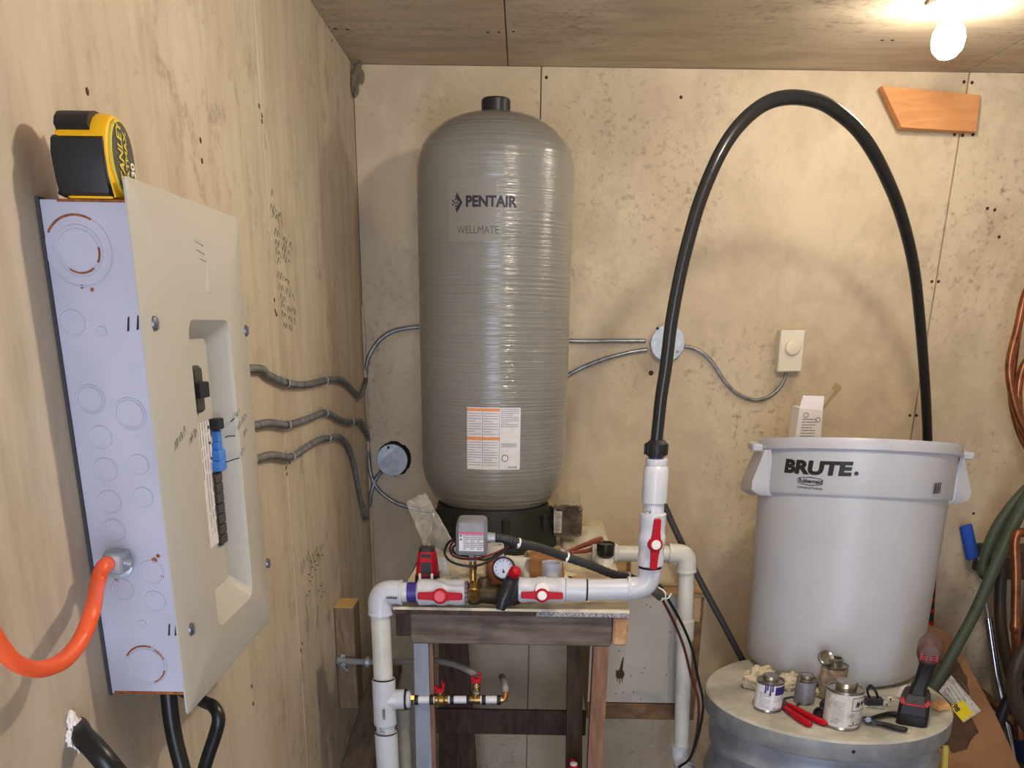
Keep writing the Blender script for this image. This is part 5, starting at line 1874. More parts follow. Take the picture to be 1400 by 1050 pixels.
def bin_fn(u, v, lift=0.0012):
    rr0 = binr(0.85) * 1.032
    cxm = bcx + (tcx_ - bcx) * 0.85
    a0 = math.asin(max(-1, min(1, (A(u, v, CYb - rr0 * 0.97).x - cxm) / rr0)))
    y0 = CYb - rr0 * math.cos(a0)
    z0 = A(u, v, y0).z

    def fn(x, y):
        z = z0 + y
        t = (z - bZ0) / (bZ1 - bZ0)
        for _ in range(3):
            rr1 = binr(f0_) * 1.036 + (binr(0.93) * 1.028 - binr(f0_) * 1.036) * (t - f0_ - 0.01) / (0.93 - f0_ - 0.01) + lift
            a = a0 + x / rr0
            t = (z - rr1 * math.cos(a) * math.tan(TILT) + rr1 * math.sin(a) * ROLL - bZ0) / (bZ1 - bZ0)
        return Vector((bcx + (tcx_ - bcx) * t + rr1 * math.sin(a), CYb - rr1 * math.cos(a), z))
    return fn


bmx = PXM((0.7, CYb - 0.2, -0.28))
bmx *= 1.0
sl_ = 0.03


def skew(fn, k):
    return lambda x, y: fn(x, y + k * x)


mb = MB()
put_text(mb, 'BRUTE', 0.0390, skew(bin_fn(1122, 648), 0.05), 0.0022, 0.06, width=100 * bmx)
put_text(mb, '.', 0.05, bin_fn(1171.5, 649), 0.0015)
mb.build('bin_lettering', mat('bin_black_print', (40, 38, 36), 0.5), bin_)
mb = MB()
put_text(mb, 'Rubbermaid', 0.0125, skew(bin_fn(1117, 660.5), 0.03), 0.0004, width=34 * bmx)
put_text(mb, 'Commercial Products', 0.0078, skew(bin_fn(1116, 668.5), 0.03), 0.0001, 0.15, width=37 * bmx)
fq = skew(bin_fn(1117, 658), 0.03)
hw, hh = 19 * bmx, 5.2 * bmx
ou = [(-1, 0.6), (-0.7, 0.9), (0, 1.15), (0.7, 0.9), (1, 0.6), (1, -0.6), (0.7, -0.9), (0, -1.15), (-0.7, -0.9), (-1, -0.6)]
for k in range(10):
    a, b = ou[k], ou[(k + 1) % 10]
    mb.quad(fq(a[0] * hw, a[1] * hh), fq(b[0] * hw, b[1] * hh), fq(b[0] * hw * 0.955, b[1] * hh * 0.85), fq(a[0] * hw * 0.955, a[1] * hh * 0.85))
mb.build('bin_emblem', mat('bin_black_print', (40, 38, 36), 0.5), bin_)
# barcode sticker on the right handle
hb0 = A(1288, 668, CYb - 0.1)
mb = MB()
bcn = Vector((0.35, -0.93, 0.0))
fb = bin_fn(1272, 672, 0.004)
for k in range(9):
    w = 0.0008 + 0.0008 * ((k * 7) % 3)
    mb.quad(fb(0.012 + 0.0028 * k, -0.006), fb(0.012 + 0.0028 * k + w, -0.006), fb(0.012 + 0.0028 * k + w, 0.018), fb(0.012 + 0.0028 * k, 0.018))
mb.build('barcode', M_TEXTD, bin_)

# carton in the bin
cY0 = 2.46
ct = thing('paper_carton', 'opened white paper carton sticking up out of the waste bin', 'carton', A(1105, 620, cY0))
bl = [A(1081, 640, cY0), A(1119, 640, cY0), A(1125, 561, cY0 - 0.005), A(1093, 558, cY0 - 0.005)]
mb = MB().prism(bl, (-0.008, 0.035, 0.004))
mb.build('carton_body', mat('white_card', (236, 228, 222), 0.6), ct)
fl_ = [A(1093, 558, cY0 - 0.005), A(1125, 561, cY0 - 0.005), A(1127, 542, cY0 + 0.012), A(1098, 541, cY0 + 0.012)]
MB().prism(fl_, (0, 0.0015, 0.0005)).build('carton_flap', mat('white_card_flap', (226, 220, 224), 0.6), ct)
st_ = [A(1126, 562, cY0), A(1124, 558, cY0), A(1140, 537, cY0 + 0.004), A(1147, 534, cY0 + 0.004), A(1146, 538, cY0)]
mb = MB().prism([A(1125, 562, cY0), A(1126, 555, cY0), A(1142, 533, cY0), A(1149, 528, cY0), A(1150, 533, cY0), A(1145, 537, cY0)], (0, 0.002, 0))
mb.box(A(1144, 530, cY0), (0.017, 0.004, 0.017), 0.0005, Matrix.Rotation(0.6, 3, 'Y'))
mb.build('carton_tab', mat('brown_card_inside', (170, 142, 100), 0.8), ct)
mb = MB()
e1 = (bl[1] - bl[0]).normalized()
e2 = (bl[3] - bl[0]).normalized()
fnc = lambda x, y: bl[0] + e1 * x + e2 * y + Vector((0, -0.0012, 0))
k1 = PXM(bl[0])
lines_print(mb, fnc, 20 * k1, 40 * k1, 11, 1.0 * k1, 5, 0.95, 6 * k1, 26 * k1)
for (x, y, r) in ((10, 70, 3.6), (27, 64, 3.4)):
    for k in range(14):
        a, b = 2 * math.pi * k / 14, 2 * math.pi * (k + 1) / 14
        mb.quad(fnc((x + r * math.cos(a)) * k1, (y + r * math.sin(a)) * k1), fnc((x + r * math.cos(b)) * k1, (y + r * math.sin(b)) * k1),
                fnc((x + r * 0.75 * math.cos(b)) * k1, (y + r * 0.75 * math.sin(b)) * k1), fnc((x + r * 0.75 * math.cos(a)) * k1, (y + r * 0.75 * math.sin(a)) * k1))
mb.build('carton_print', M_TEXT, ct)

# ------------------------------------------------------------------ things on the drum lid
LT = LZ + 0.0008


def can(u, v, wpx, hpx, label, body, name='cement_can', open_=False, neck=0.56, caph=0.13, lab=None):
    base = AZ(u, v, LT)
    k = PXM(base)
    r = wpx * k / 2
    base = base + Vector((0, r * 0.85, 0))
    k = PXM(base)
    r = wpx * k / 2
    h = hpx * k * 1.0
    t = thing(name, label, 'can', base, 'glue and primer cans on the drum lid')
    MB().lathe([(r * 0.94, 0), (r * 1.02, 0.001), (r * 1.02, 0.003), (r, 0.0045), (r, h - 0.004), (r * 1.02, h - 0.003), (r * 1.02, h), (r * 0.95, h - 0.001), (r * 0.92, h - 0.003), (r * neck, h - 0.002), (r * neck, h + 0.003)], base, (0, 0, 1), 40).build('can_body', M_TIN, t)
    MB().lathe([(r * 1.003, 0.006), (r * 1.003, h - 0.006)], base, (0, 0, 1), 40, False, False).build('can_label', body, t)
    if not open_:
        mb = MB().lathe([(r * neck * 1.02, h + 0.001), (r * neck * 1.04, h + 0.003), (r * neck * 1.04, h + r * 0.30), (r * neck * 0.98, h + r * 0.36), (r * neck * 0.6, h + r * 0.32), (0, h + r * 0.33)], base, (0, 0, 1), 32)
        for q in range(3):
            mb.lathe([(r * neck * 1.03, h + 0.003 + q * r * 0.09), (r * neck * 1.07, h + 0.004 + q * r * 0.09), (r * neck * 1.03, h + 0.005 + q * r * 0.09)], base, (0, 0, 1), 32, False, False)
        mb.build('can_cap', M_TIN, t)
    fn = lambda x, y, l=0.0006, _b=base, _r=r * 1.003, _h=h: Vector((_b.x + (_r + l) * math.sin(x / _r), _b.y - (_r + l) * math.cos(x / _r), _b.z + y))
    return t, base, r, h, fn


def patch(fn, x0, y0, x1, y1, m, name, t, lift=0.0006, n=6):
    mb = MB()
    for i in range(n):
        a, b = x0 + (x1 - x0) * i / n, x0 + (x1 - x0) * (i + 1) / n
        mb.quad(fn(a, y0, lift), fn(b, y0, lift), fn(b, y1, lift), fn(a, y1, lift))
    return mb.build(name, m, t)


t, b_, r, h, fn = can(1053, 974, 37, 42, 'white-labelled tin can with a navy blue label corner, leftmost on the drum lid', M_PAPER)
patch(fn, r * 0.15, h * 0.60, r * 1.25, h * 0.88, M_NAVY, 'label_block', t)
mb = MB()
lines_print(mb, lambda x, y: fn(x, y, 0.0009), r * 0.85, h * 0.55, 10, 0.0008, 1, 0.95, -r * 0.95, h * 0.14)
lines_print(mb, lambda x, y: fn(x, y, 0.0009), r * 0.8, h * 0.2, 4, 0.0008, 2, 0.9, r * 0.15, h * 0.35)
mb.build('label_print', M_TEXT, t)
mb = MB()
lines_print(mb, lambda x, y: fn(x, y, 0.0009), r * 0.8, 0.002, 1, 0.0014, 3, 0.95, r * 0.1, h * 0.11)
mb.raw([fn(x * r + r * 0.2, y * h, 0.0009) for x, y in ((-0.05, 0.17), (0.05, 0.17), (0, 0.22))], [(0, 1, 2)])
mb.build('label_warning', M_TEXTD, t)
mb = MB()
for q, (x, y0) in enumerate(((-0.55, 0.68), (-0.4, 0.78), (-0.2, 0.6), (-0.05, 0.74))):
    mb.tube([fn(r * x, h * 0.99, 0.001), fn(r * x, h * y0, 0.0016)], [0.0012, 0.0022], 6)
mb.build('glue_drips', M_NAVY, t)
t, b_, r, h, fn = can(1102, 964, 27, 35, 'small silver-labelled tin can, second from the left among the cans', M_SILV, neck=0.62)
mb = MB()
lines_print(mb, lambda x, y: fn(x, y, 0.0009), r * 1.5, h * 0.8, 12, 0.0006, 6, 0.95, -r * 0.75, h * 0.1)
mb.build('label_print', mat('silver_print', (176, 176, 186), 0.5), t)
t, b_, r, h, fn = can(1156, 998, 49, 54, 'largest tin can with a stained white label, in front of the open can', M_PAPERD)
mb = MB()
for x0, y0, x1, y1 in ((0.1, 0.52, 1.1, 0.535), (0.1, 0.86, 1.1, 0.875), (0.1, 0.52, 0.13, 0.875)):
    for i in range(4):
        a, b2_ = x0 + (x1 - x0) * i / 4, x0 + (x1 - x0) * (i + 1) / 4
        mb.quad(fn(a * r, y0 * h, 0.0008), fn(b2_ * r, y0 * h, 0.0008), fn(b2_ * r, y1 * h, 0.0008), fn(a * r, y1 * h, 0.0008))
scribble(mb, lambda x, y: fn(r * 0.35 + x, h * 0.62 + y, 0.0009), r * 0.6, h * 0.18, 5, 12, 0.0012)
lines_print(mb, lambda x, y: fn(x, y, 0.0009), r * 0.9, 0.003, 1, 0.002, 3, 0.9, r * 0.05, h * 0.12)
mb.raw([fn(x * r + r * 0.3, y * h, 0.0009) for x, y in ((-0.06, 0.19), (0.06, 0.19), (0, 0.25))], [(0, 1, 2)])
mb.build('label_frame', M_TEXTD, t)
mb = MB()
lines_print(mb, lambda x, y: fn(x, y, 0.0009), r * 0.85, h * 0.26, 6, 0.0008, 14, 0.9, r * 0.1, h * 0.22)
lines_print(mb, lambda x, y: fn(x, y, 0.0009), r * 0.8, h * 0.6, 12, 0.0007, 15, 0.8, -r * 0.9, h * 0.15)
mb.build('label_print', M_TEXT, t)
t, b_, r, h, fn = can(1140, 959, 35, 48, 'open tin can with its dauber lid tilted up, behind the largest can', mat('brownish_label', (190, 176, 156), 0.6, rgb2=(140, 120, 100), vscale=80), open_=True)
mb = MB()
lines_print(mb, lambda x, y: fn(x, y, 0.0009), r * 1.7, h * 0.75, 6, 0.0012, 21, 0.95, -r * 0.85, h * 0.1)
mb.build('label_print', M_TEXT, t)
kk = PXM(b_)
mb = MB().lathe([(r * 0.5, h - 0.002), (r * 0.52, h + 0.010), (r * 0.58, h + 0.012), (r * 0.58, h + 0.016), (r * 0.44, h + 0.016), (r * 0.42, h)], b_, (0, 0, 1), 24)
mb.build('can_neck', M_TIN, t)
lc = A(1129.5, 899, b_.y)
ln = Vector((0.15, -0.80, 0.62)).normalized()
mb = MB().lathe([(10.2 * kk, -0.006), (11 * kk, -0.004), (11 * kk, 0.002), (9.5 * kk, 0.004), (6.5 * kk, 0.001), (0, 0.002)], lc, ln, 28)
lid_ = mb.build('dauber_lid', M_TIN, t)
MB().tube([lc, b_ + Vector((-0.004, 0, h + 0.014)), b_ + Vector((0.006, 0, h - 0.01))], 0.0022, 8).build('dauber_wire', M_STEEL, lid_)

# crumpled rags


def rag(c, r, sq, seed, label):
    mb = MB()
    res = bmesh.ops.create_icosphere(mb.b, subdivisions=5, radius=1)
    for v in res['verts']:
        p = v.co.copy()
        d = 1 + 0.55 * (abs(noise.noise(p * 1.7 + Vector((seed, 0, 0)))) - 0.2) + 0.42 * (abs(noise.noise(p * 3.6 + Vector((0, seed, 0)))) - 0.15) - 0.22 * (abs(noise.noise(p * 7.5 + Vector((seed, 0, 3)))) - 0.1)
        v.co = Vector(c) + Vector((p.x * sq[0], p.y * sq[1], p.z * sq[2])) * r * d
        v.co.z = max(v.co.z, LT)
    return mb.build('rag', M_CLOTH, label=label, cat='rag', group='rags on the drum lid', ang=180)


rc = AZ(1042, 945, LT) + Vector((0, 0.02, 0.02))
rag(rc, 0.032, (1.15, 0.9, 1.05), 3, 'crumpled cream rag behind the leftmost can')
rc = AZ(1083, 948, LT) + Vector((0, 0.035, 0.012))
rag(rc, 0.027, (1.2, 0.9, 0.85), 9, 'crumpled cream rag between the two left cans')
rc = AZ(1124, 952, LT) + Vector((0, 0.0, 0.008))
rag(rc, 0.016, (1.2, 0.9, 0.9), 15, 'small crumpled rag left of the largest can')
# dark strap on the lid
MB().tube(smooth([AZ(1072, 955, LT + 0.003), AZ(1084, 953, LT + 0.003), AZ(1096, 958, LT + 0.003), AZ(1088, 966, LT + 0.003)], 5), 0.0025, 6).build('strap_loop', M_DGREY, label='dark loop of strap between the two left cans', cat='strap')

# red handled pliers


def grip(pts, r0, r1, m, parent, name):
    P_ = smooth(pts, 6)
    n = len(P_)
    rr = [r0 + (r1 - r0) * min(1, i / (n * 0.5)) for i in range(n)]
    rr[-1] *= 0.55
    rr[-2] *= 0.9
    return MB().tube(P_, rr, 12).build(name, m, parent)


pz = LT + 0.008
plr = thing('pliers', 'red-handled pliers lying between the leftmost and the largest can', 'pliers', AZ(1090, 975, LT))
grip([AZ(1073, 967, pz), AZ(1082, 974, pz), AZ(1096, 984, pz), AZ(1109, 991, pz)], 0.005, 0.0078, M_RED, plr, 'handle')
grip([AZ(1074, 962, pz), AZ(1086, 968, pz), AZ(1106, 979, pz), AZ(1130, 990, pz)], 0.005, 0.0075, M_RED, plr, 'handle')
mb = MB()
mb.tube([AZ(1062, 957, pz), AZ(1068, 962, pz), AZ(1076, 969, pz)], [0.005, 0.009, 0.005], 8)
mb.tube([AZ(1064, 957, pz), AZ(1070, 960, pz), AZ(1077, 964, pz)], [0.004, 0.008, 0.004], 8)
mb.build('pliers_head', M_DGREY, plr)
# black handled cutters
cut = thing('wire_cutters', 'black-handled wire cutters lying open left of the cordless driver', 'cutters', AZ(1210, 985, LT))
grip([AZ(1190, 982, pz), AZ(1205, 978, pz), AZ(1220, 976, pz), AZ(1231, 979, pz)], 0.004, 0.0060, M_BLACK, cut, 'handle')
grip([AZ(1192, 988, pz), AZ(1207, 990, pz), AZ(1225, 995, pz), AZ(1241, 998, pz)], 0.004, 0.0062, M_BLACK, cut, 'handle')
mb = MB()
mb.tube([AZ(1180, 981, pz), AZ(1187, 983, pz), AZ(1195, 980, pz)], [0.004, 0.006, 0.003], 8)
mb.tube([AZ(1180, 985, pz), AZ(1188, 985, pz), AZ(1196, 990, pz)], [0.004, 0.006, 0.003], 8)
mb.cyl(AZ(1187, 984, pz + 0.007), AZ(1187, 984, pz - 0.006), 0.006, seg=12)
mb.build('cutter_head', M_SCREW, cut)
# blue and black bottle cap thing
bc_ = AZ(1121, 975, LT)
fit = thing('tube_fitting', 'dark blue and black fitting lying left of the largest can', 'fitting', bc_)
MB().cyl(AZ(1127, 962, LT + 0.013), AZ(1130, 966, LT + 0.013), 0.012, seg=20, bev=0.002).build('blue_nut', M_LBLUE, fit)
mb = MB().lathe([(0.010, -0.004), (0.0135, -0.002), (0.0135, 0.006), (0.009, 0.007), (0.008, 0.0)], AZ(1121, 975, LT + 0.0105), (-0.6, -0.6, 0.5), 20)
mb.build('black_ring', M_BLACK, fit)
# plug / terminal block with wire loop
tb_ = AZ(1200, 962, LT)
tb0 = thing('terminal_block', 'dark wired terminal block lying behind the black cutters', 'connector', tb_)
mb = MB().box(AZ(1196, 960, LT + 0.008) + Vector((0, 0.01, 0)), (0.040, 0.02, 0.015), 0.001)
for k in range(4):
    mb.box(AZ(1190 + 4 * k, 958, LT + 0.017) + Vector((0, 0.008, 0)), (0.004, 0.01, 0.003))
mb.build('block_body', M_DGREY, tb0)
MB().tube(smooth([AZ(1190, 956, LT + 0.012), AZ(1186, 945, LT + 0.03), AZ(1190, 937, LT + 0.045), AZ(1197, 945, LT + 0.035), AZ(1201, 956, LT + 0.012)], 6), 0.003, 8).build('wire_loop', M_BLACK, tb0)
MB().tube([AZ(1184, 966, LT + 0.002), AZ(1210, 969, LT + 0.002)], 0.0018, 8).build('metal_pin', M_STEEL, tb0)
for u, v, w, lab in ((1216, 958, 0.011, 'white plastic cable clip lying behind the cutters, nearer the driver'), (1211, 965, 0.010, 'white and black cable clip lying just behind the cutters')):
    p = AZ(u, v, LT)
    mb = MB().box(p + Vector((0, 0, w * 0.45)), (w, w * 0.7, w * 0.9), 0.001, Matrix.Rotation(0.5, 3, 'Z'))
    mb.box(p + Vector((w * 0.6, -0.002, w * 0.2)), (w * 0.5, w * 0.4, w * 0.35), 0.0005)
    o = mb.build('cable_clip', M_WHITE if u > 1213 else M_PAPERD, label=lab, cat='clip')
    MB().cyl(p + Vector((0, -w * 0.5, w * 0.5)), p + Vector((0, w * 0.2, w * 0.5)), w * 0.22, seg=8).build('clip_hole', M_MARK, o)
p = AZ(1231, 955, LT)
MB().tube(smooth([p + Vector((-0.004, 0, 0.003)), p + Vector((0.002, 0.006, 0.02)), p + Vector((0.014, 0.01, 0.026))], 5), [0.006] * 11, 8).build('paper_twist', M_PAPER, label='twisted white paper scrap tucked behind the driver battery', cat='paper')
p = AZ(1288, 972, LT)
MB().box(Vector((p.x, p.y + 0.01, LT + 0.008)), (0.03, 0.024, 0.015), 0.002, Matrix.Rotation(0.3, 3, 'Z')).build('wood_chip', mat('orange_offcut', (228, 170, 110), 0.7), label='small orange-tan wood offcut right of the driver battery', cat='wood')

# cordless driver
dp = AZ(1255, 993, LT)
dk = PXM(dp)
dY = dp.y + 0.035
drv = thing('cordless_driver', 'black and red cordless driver standing on its battery on the drum lid', 'driver', (dp.x, dY, LT))
db = Vector((dp.x, dY, LT))
mb = MB()
ring = lambda z, w, d, ch, ox=0, oy=0: [db + Vector((ox + x, oy + y, z)) for x, y in ((-w + ch, -d), (w - ch, -d), (w, -d + ch), (w, d - ch), (w - ch, d), (-w + ch, d), (-w, d - ch), (-w, -d + ch))]
mb.rings([ring(0, 0.030, 0.038, 0.006), ring(0.003, 0.032, 0.040, 0.007), ring(0.022, 0.032, 0.040, 0.007), ring(0.023, 0.0305, 0.0385, 0.007), ring(0.026, 0.0305, 0.0385, 0.007), ring(0.027, 0.032, 0.040, 0.007), ring(0.046, 0.0305, 0.038, 0.007)])
mb.build('battery', M_BLACK, drv)
mb = MB()
mb.rings([ring(0.046, 0.030, 0.037, 0.008), ring(0.058, 0.028, 0.036, 0.010), ring(0.068, 0.024, 0.03, 0.008)])
mb.box(db + Vector((0.0, -0.0365, 0.056)), (0.01, 0.003, 0.004), 0)
mb.build('battery_foot', mat('driver_grey', (58, 54, 54), 0.5), drv)
mb = MB()
for sx in (-1, 1):
    mb.box(db + Vector((sx * 0.025, -0.033, 0.054)), (0.010, 0.008, 0.014), 0.001, Matrix.Rotation(sx * 0.5, 3, 'Y'))
mb.box(db + Vector((0, -0.0375, 0.049)), (0.042, 0.003, 0.004), 0)
mb.build('release_tabs', mat('driver_red', (178, 36, 42), 0.4), drv)
mb = MB()
zg1 = A(1268, 897, dY).z - LT
ux = A(1270, 895, dY).x - db.x
gl = [ring(0.064, 0.0185, 0.026, 0.007, 0.002), ring(0.085, 0.016, 0.022, 0.007, 0.003), ring(0.10, 0.0155, 0.021, 0.007, ux * 0.6), ring(zg1 - 0.012, 0.0165, 0.024, 0.007, ux), ring(zg1 + 0.006, 0.024, 0.032, 0.009, ux)]
mb.rings(gl)
mb.build('grip', mat('driver_black', (32, 30, 32), 0.55), drv)
hc = db + Vector((ux, -0.01, zg1 + 0.016))
mb = MB().lathe([(0.008, -0.034), (0.019, -0.031), (0.0255, -0.022), (0.027, -0.006), (0.027, 0.05), (0.023, 0.08), (0.012, 0.09)], hc, (0, 1, -0.05), 28)
mb.build('motor_housing', mat('driver_housing', (92, 68, 62), 0.5), drv)
mb = MB()
for sx in (-1, 1):
    mb.box(hc + Vector((sx * 0.0098, -0.0292, -0.006)), (0.0165, 0.010, 0.015), 0.002)
    mb.build('vent_panel', mat('driver_vent_red', (190, 50, 62), 0.45), drv)
    mb = MB()
mb = MB()
for sx in (-1, 1):
    for k in range(3):
        mb.box(hc + Vector((sx * 0.010, -0.0345, -0.0105 + 0.0048 * k)), (0.009, 0.001, 0.0022))
mb.build('vent_slots', M_MARK, drv)
MB().box(hc + Vector((0, 0.035, -0.045)), (0.014, 0.02, 0.03), 0.004).build('trigger', M_BLACK, drv)
drv.rotation_euler.z = -0.42

# ------------------------------------------------------------------ right-hand corner clutter
# cardboard leaning against the wall
cb0 = [A(1255, 1050, 2.45), A(1250, 900, 2.72), A(1305, 830, 2.86), A(1330, 920, 2.80), A(1372, 1050, 2.62), A(1380, 1090, 2.56), A(1255, 1100, 2.38)]
o3, e_1, e_2 = Vector((1.0, 2.38, -1.25)), Vector((1, 0, 0)), Vector((0, 0.55, 0.83)).normalized()
nn = e_1.cross(e_2)


def on_card(u, v):
    r = ray(u, v)
    return r * (o3.dot(nn) / r.dot(nn))


card = thing('cardboard_sheet', 'water-stained brown cardboard leaning on the back wall behind the drum', 'cardboard', on_card(1310, 1040))
out = [(1236, 1080), (1238, 900), (1262, 850), (1300, 868), (1322, 905), (1360, 975), (1400, 1062), (1400, 1150), (1236, 1150)]
MB().prism([on_card(u, v) for u, v in out], nn * -0.005).build('card_body', M_CARD, card)
wet = [(1285, 905), (1302, 890), (1322, 925), (1328, 985), (1338, 1000), (1328, 1012), (1322, 1024), (1300, 1030), (1296, 1022), (1285, 1020), (1280, 980)]
wet2 = []
for k in range(len(wet)):
    a, b = wet[k], wet[(k + 1) % len(wet)]
    for q in range(6):
        u, v = a[0] + (b[0] - a[0]) * q / 6, a[1] + (b[1] - a[1]) * q / 6
        wet2.append((u + 5 * noise.noise(Vector((u * 0.13, v * 0.13, 1))) + 2 * noise.noise(Vector((u * 0.5, v * 0.5, 4))), v + 5 * noise.noise(Vector((u * 0.13, v * 0.13, 9)))))
MB().raw([on_card(u, v) + nn * 0.0008 for u, v in wet2], [tuple(range(len(wet2)))]).build('wet_patch', M_CARDW, card, label='dark wet patch')
MB().raw([on_card(u, v) + nn * 0.0016 for u, v in ((1283, 945), (1300, 923), (1341, 972), (1317, 988), (1300, 962))], [(0, 1, 2, 3, 4)]).build('shipping_label', M_PAPERD, card)
MB().raw([on_card(u, v) + nn * 0.0022 for u, v in ((1300, 965), (1316, 957), (1330, 976), (1316, 987), (1303, 972))], [(0, 1, 2, 3, 4)]).build('yellow_sticker', M_YSTK, card, label='bright yellow sticker reading 98')
mb = MB()
s_o = on_card(1307, 968) + nn * 0.0028
sx_, sy_ = (on_card(1316, 980) - on_card(1307, 967)).normalized(), None
sy_ = nn.cross(sx_)
put_text(mb, '98', 0.022, lambda x, y: s_o + sx_ * x + sy_ * (y - 0.008), 0.0008)
l_o = on_card(1290, 945) + nn * 0.0024
lx_ = (on_card(1308, 968) - on_card(1288, 945)).normalized()
ly_ = nn.cross(lx_)
for k in range(9):
    p = on_card(1287 + 1.7 * k, 948 + 2.0 * k) + nn * 0.0024
    mb.quad(p, p + lx_ * 0.0022, p + lx_ * 0.0022 - ly_ * -0.014, p - ly_ * -0.014)
mb.build('sticker_print', M_TEXTD, card)
mb = MB()
for k in range(5):
    p, q = on_card(1294 + 4 * k, 940 - 3 * k + 0), on_card(1308 + 6 * k, 962 - 1.5 * k)
    d = (q - p).normalized().cross(nn) * 0.0009
    mb.quad(p + nn * 0.0024 - d, q + nn * 0.0024 - d, q + nn * 0.0024 + d, p + nn * 0.0024 + d)
mb.build('label_print', M_TEXT, card)
# brown board upright behind the bin
bw = [A(1236, 930, 2.82), A(1262, 930, 2.82), A(1262, 770, 2.9), A(1256, 770, 2.9)]
mb = MB()
mb.prism([A(1230, 960, 2.78), A(1258, 960, 2.78), A(1266, 800, 2.88), A(1252, 800, 2.88)], (0, 0.02, 0))
mb.build('brown_board', M_DARKW, label='dark brown board standing behind the waste bin at its right', cat='board')
# spirit level
lv = thing('spirit_level', 'black and red spirit level standing upright behind the waste bin', 'level', A(1268, 890, 2.84))
l0_, l1_ = A(1266, 900, 2.84), A(1276, 740, 2.92)
mb = MB()
dl = (l1_ - l0_).normalized()
rotl = Vector((0, 0, 1)).rotation_difference(dl).to_matrix()
mb.box((l0_ + l1_) / 2, (0.022, 0.03, (l1_ - l0_).length), 0.002, rotl)
mb.build('level_body', M_BLACK, lv)
for k, v in enumerate((783, 803, 818, 833, 850)):
    t_ = (900 - v) / 160
    p = l0_.lerp(l1_, t_) + Vector((0, -0.0155, 0))
    MB().box(p, (0.018, 0.003, 0.012 if k else 0.024), 0.001, rotl).build('red_mark', M_RED, lv)
# paint roller
ra, rb2 = A(1320, 718, 2.90), A(1330, 764, 2.88)
rol = thing('paint_roller', 'blue foam paint roller on a long chrome pole against the back wall', 'paint roller', A(1362, 1040, 2.7))
MB().cyl(ra, rb2, 0.0185, seg=24, bev=0.003).build('roller_sleeve', M_BLUE, rol)
fr_ = smooth([rb2 + (rb2 - ra) * 0.05, A(1334, 761, 2.88), A(1338, 764, 2.87), A(1340, 780, 2.86), A(1344, 805, 2.85), A(1350, 835, 2.83), A(1352, 850, 2.82)], 5)
MB().tube(fr_, 0.0038, 8).build('wire_frame', M_BROWNR if False else M_STEEL, rol)
MB().tube([A(1351, 845, 2.82), A(1362, 920, 2.78), A(1380, 1010, 2.72), A(1392, 1080, 2.68)], 0.0115, 14).build('pole', M_CHROME, rol)
# green hose
MB().tube(smooth([A(1420, 655, 2.72), A(1402, 670, 2.72), A(1380, 695, 2.72), A(1362, 722, 2.72), A(1350, 750, 2.72), A(1344, 775, 2.72), A(1347, 786, 2.70), A(1357, 784, 2.68), A(1362, 772, 2.69), A(1360, 755, 2.76), A(1375, 710, 2.82), A(1410, 690, 2.84)], 6), 0.0155, 14).build(
    'garden_hose', M_GREEN, label='green garden hose loop hanging beside the blue roller', cat='hose')
MB().tube(smooth([A(1425, 640, 2.66), A(1400, 690, 2.66), A(1378, 735, 2.65), A(1356, 785, 2.63), A(1334, 835, 2.61), A(1310, 880, 2.58), A(1286, 922, 2.56), A(1266, 952, 2.54), A(1250, 985, 2.50)], 6), 0.0165, 14).build(
    'garden_hose', M_GREEN, label='green garden hose slanting down to behind the cordless driver', cat='hose')
# dark hoses
MB().tube(smooth([A(1374, 760, 2.76), A(1368, 800, 2.76), A(1368, 850, 2.75), A(1376, 900, 2.74), A(1392, 950, 2.73), A(1420, 1000, 2.72)], 6), 0.0165, 12).build('dark_hose', M_DHOSE,
    label='dark brown hose hanging straight down right of the chrome pole', cat='hose')
MB().tube(smooth([A(1412, 920, 2.55), A(1392, 938, 2.55), A(1376, 962, 2.55), A(1366, 990, 2.55), A(1364, 1015, 2.55), A(1373, 1036, 2.55), A(1392, 1050, 2.55), A(1420, 1056, 2.55)], 6), 0.0165, 14).build('dark_hose', M_BLACK,
    label='thick black hose curling at the lower right edge beside the cardboard', cat='hose')
MB().tube(smooth([A(1410, 875, 2.50), A(1392, 905, 2.48), A(1386, 930, 2.48), A(1390, 965, 2.48), A(1410, 1000, 2.48)], 6), 0.020, 12).build('dark_hose', M_DHOSE,
    label='thick dark brown hose bulging at the right edge above the black curl', cat='hose')
# horizontal dark bracket behind the hoses
mb = MB()
mb.box2((A(1353, 770, 2.84).x, 2.82, A(1345, 790, 2.84).z), (A(1353, 770, 2.84).x + 0.30, 2.949, A(1345, 752, 2.84).z), 0.004)
mb.box2((A(1347, 750, 2.84).x, 2.81, A(1345, 752, 2.84).z), (A(1353, 750, 2.84).x, 2.825, A(1345, 735, 2.84).z), 0.002)
mb.build('hose_hanger', M_DGREY, label='dark hose hanger on the back wall behind the green hoses', cat='hanger')
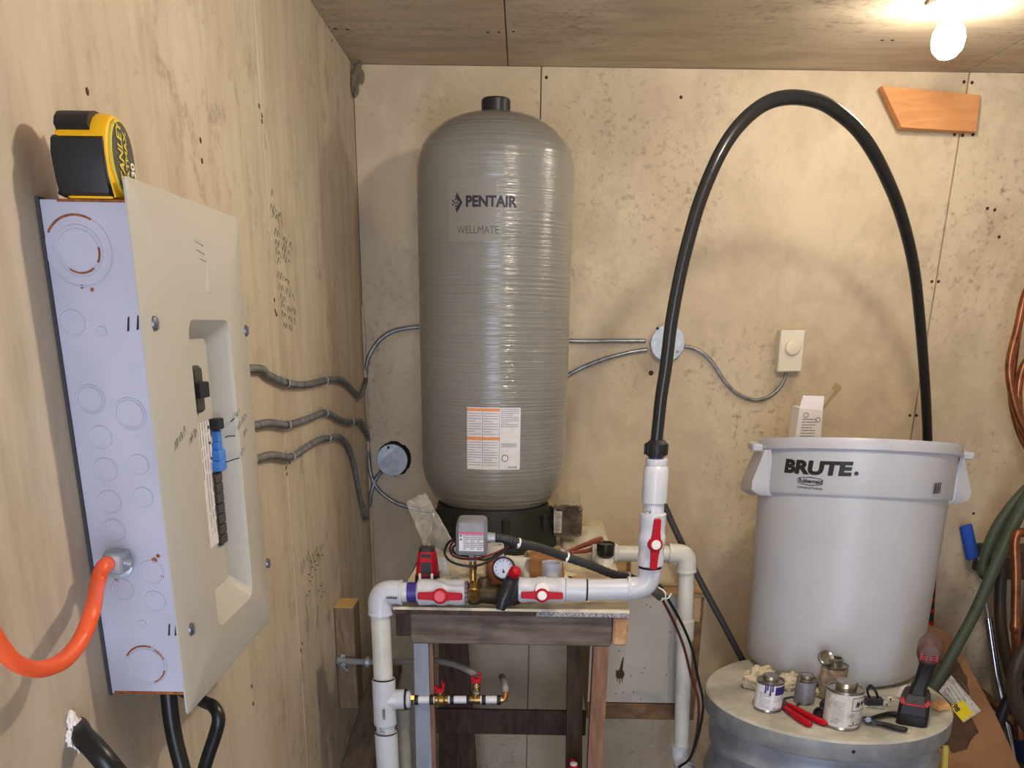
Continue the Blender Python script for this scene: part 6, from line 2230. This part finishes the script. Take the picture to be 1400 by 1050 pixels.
# copper pipes
mb = MB()
k_ = [A(1420, 730, 2.58), A(1398, 728, 2.58), A(1388, 738, 2.58), A(1389, 790, 2.57), A(1388, 850, 2.56), A(1389, 870, 2.56), A(1391, 930, 2.56), A(1394, 1010, 2.55)]
P_ = smooth(k_, 8)
rr = [0.0125 + (0.0022 if abs((RM.T @ np.array(p))[1] / (RM.T @ np.array(p))[2] * F + PY - 858) < 5 else 0) for p in P_]
mb.tube(P_, rr, 14)
mb.build('copper_pipe', M_COPPER, label='straight copper pipe with a bent top hanging right of the green hoses', cat='pipe')
MB().tube(smooth([A(1322, 934, 2.70), A(1345, 950, 2.68), A(1375, 978, 2.66), A(1400, 1003, 2.64), A(1425, 1028, 2.62)], 6), 0.0125, 12).build('bronze_rod', M_ROD, label='ribbed bronze rod lying slanted over the cardboard edge', cat='rod')
for pts, lab in (([A(1415, 385, 2.74), A(1399, 415, 2.74), A(1390, 460, 2.74), A(1384, 510, 2.74), A(1384, 545, 2.74), A(1391, 580, 2.74), A(1404, 610, 2.74), A(1430, 650, 2.74)], 'copper tube coil, outermost loop at the right edge'),
                 ([A(1425, 365, 2.70), A(1403, 400, 2.70), A(1391, 450, 2.70), A(1381, 490, 2.70), A(1381, 520, 2.70), A(1390, 560, 2.70), A(1402, 588, 2.70), A(1425, 630, 2.70)], 'copper tube coil, second loop bulging out left'),
                 ([A(1425, 470, 2.72), A(1400, 500, 2.72), A(1392, 535, 2.72), A(1394, 570, 2.72), A(1402, 600, 2.72), A(1425, 640, 2.72)], 'copper tube coil, inner loop nearly out of frame')):
    MB().tube(smooth(pts, 6), 0.0110, 12).build('copper_coil', M_COPPER, label=lab, cat='coil', group='copper tube loops at the right edge')
# dark blue container in the lower right corner
c = A(1415, 960, 2.66)
mb = MB().lathe([(0.085, ZF), (0.095, ZF + 0.02), (0.105, A(1415, 830, 2.66).z), (0.112, A(1415, 830, 2.66).z), (0.112, A(1415, 822, 2.66).z), (0.098, A(1415, 822, 2.66).z), (0.09, ZF + 0.1), (0, ZF + 0.1)], (c.x + 0.10, 2.78, 0), (0, 0, 1), 40)
mb.build('blue_bucket', M_LBLUE, label='dark blue tub at the right edge behind the copper pipe', cat='tub')
# yellow tape strip below the drum lid
yt = A(1291, 1040, 2.24)
mb = MB().tube([A(1293, 1020, 2.32), A(1291, 1060, 2.31), A(1289, 1100, 2.30)], 0.008, 8)
mb.build('yellow_rope', mat('yellow_rope_mat', (206, 190, 90), 0.7), label='yellow rope hanging behind the drum at its right', cat='rope')
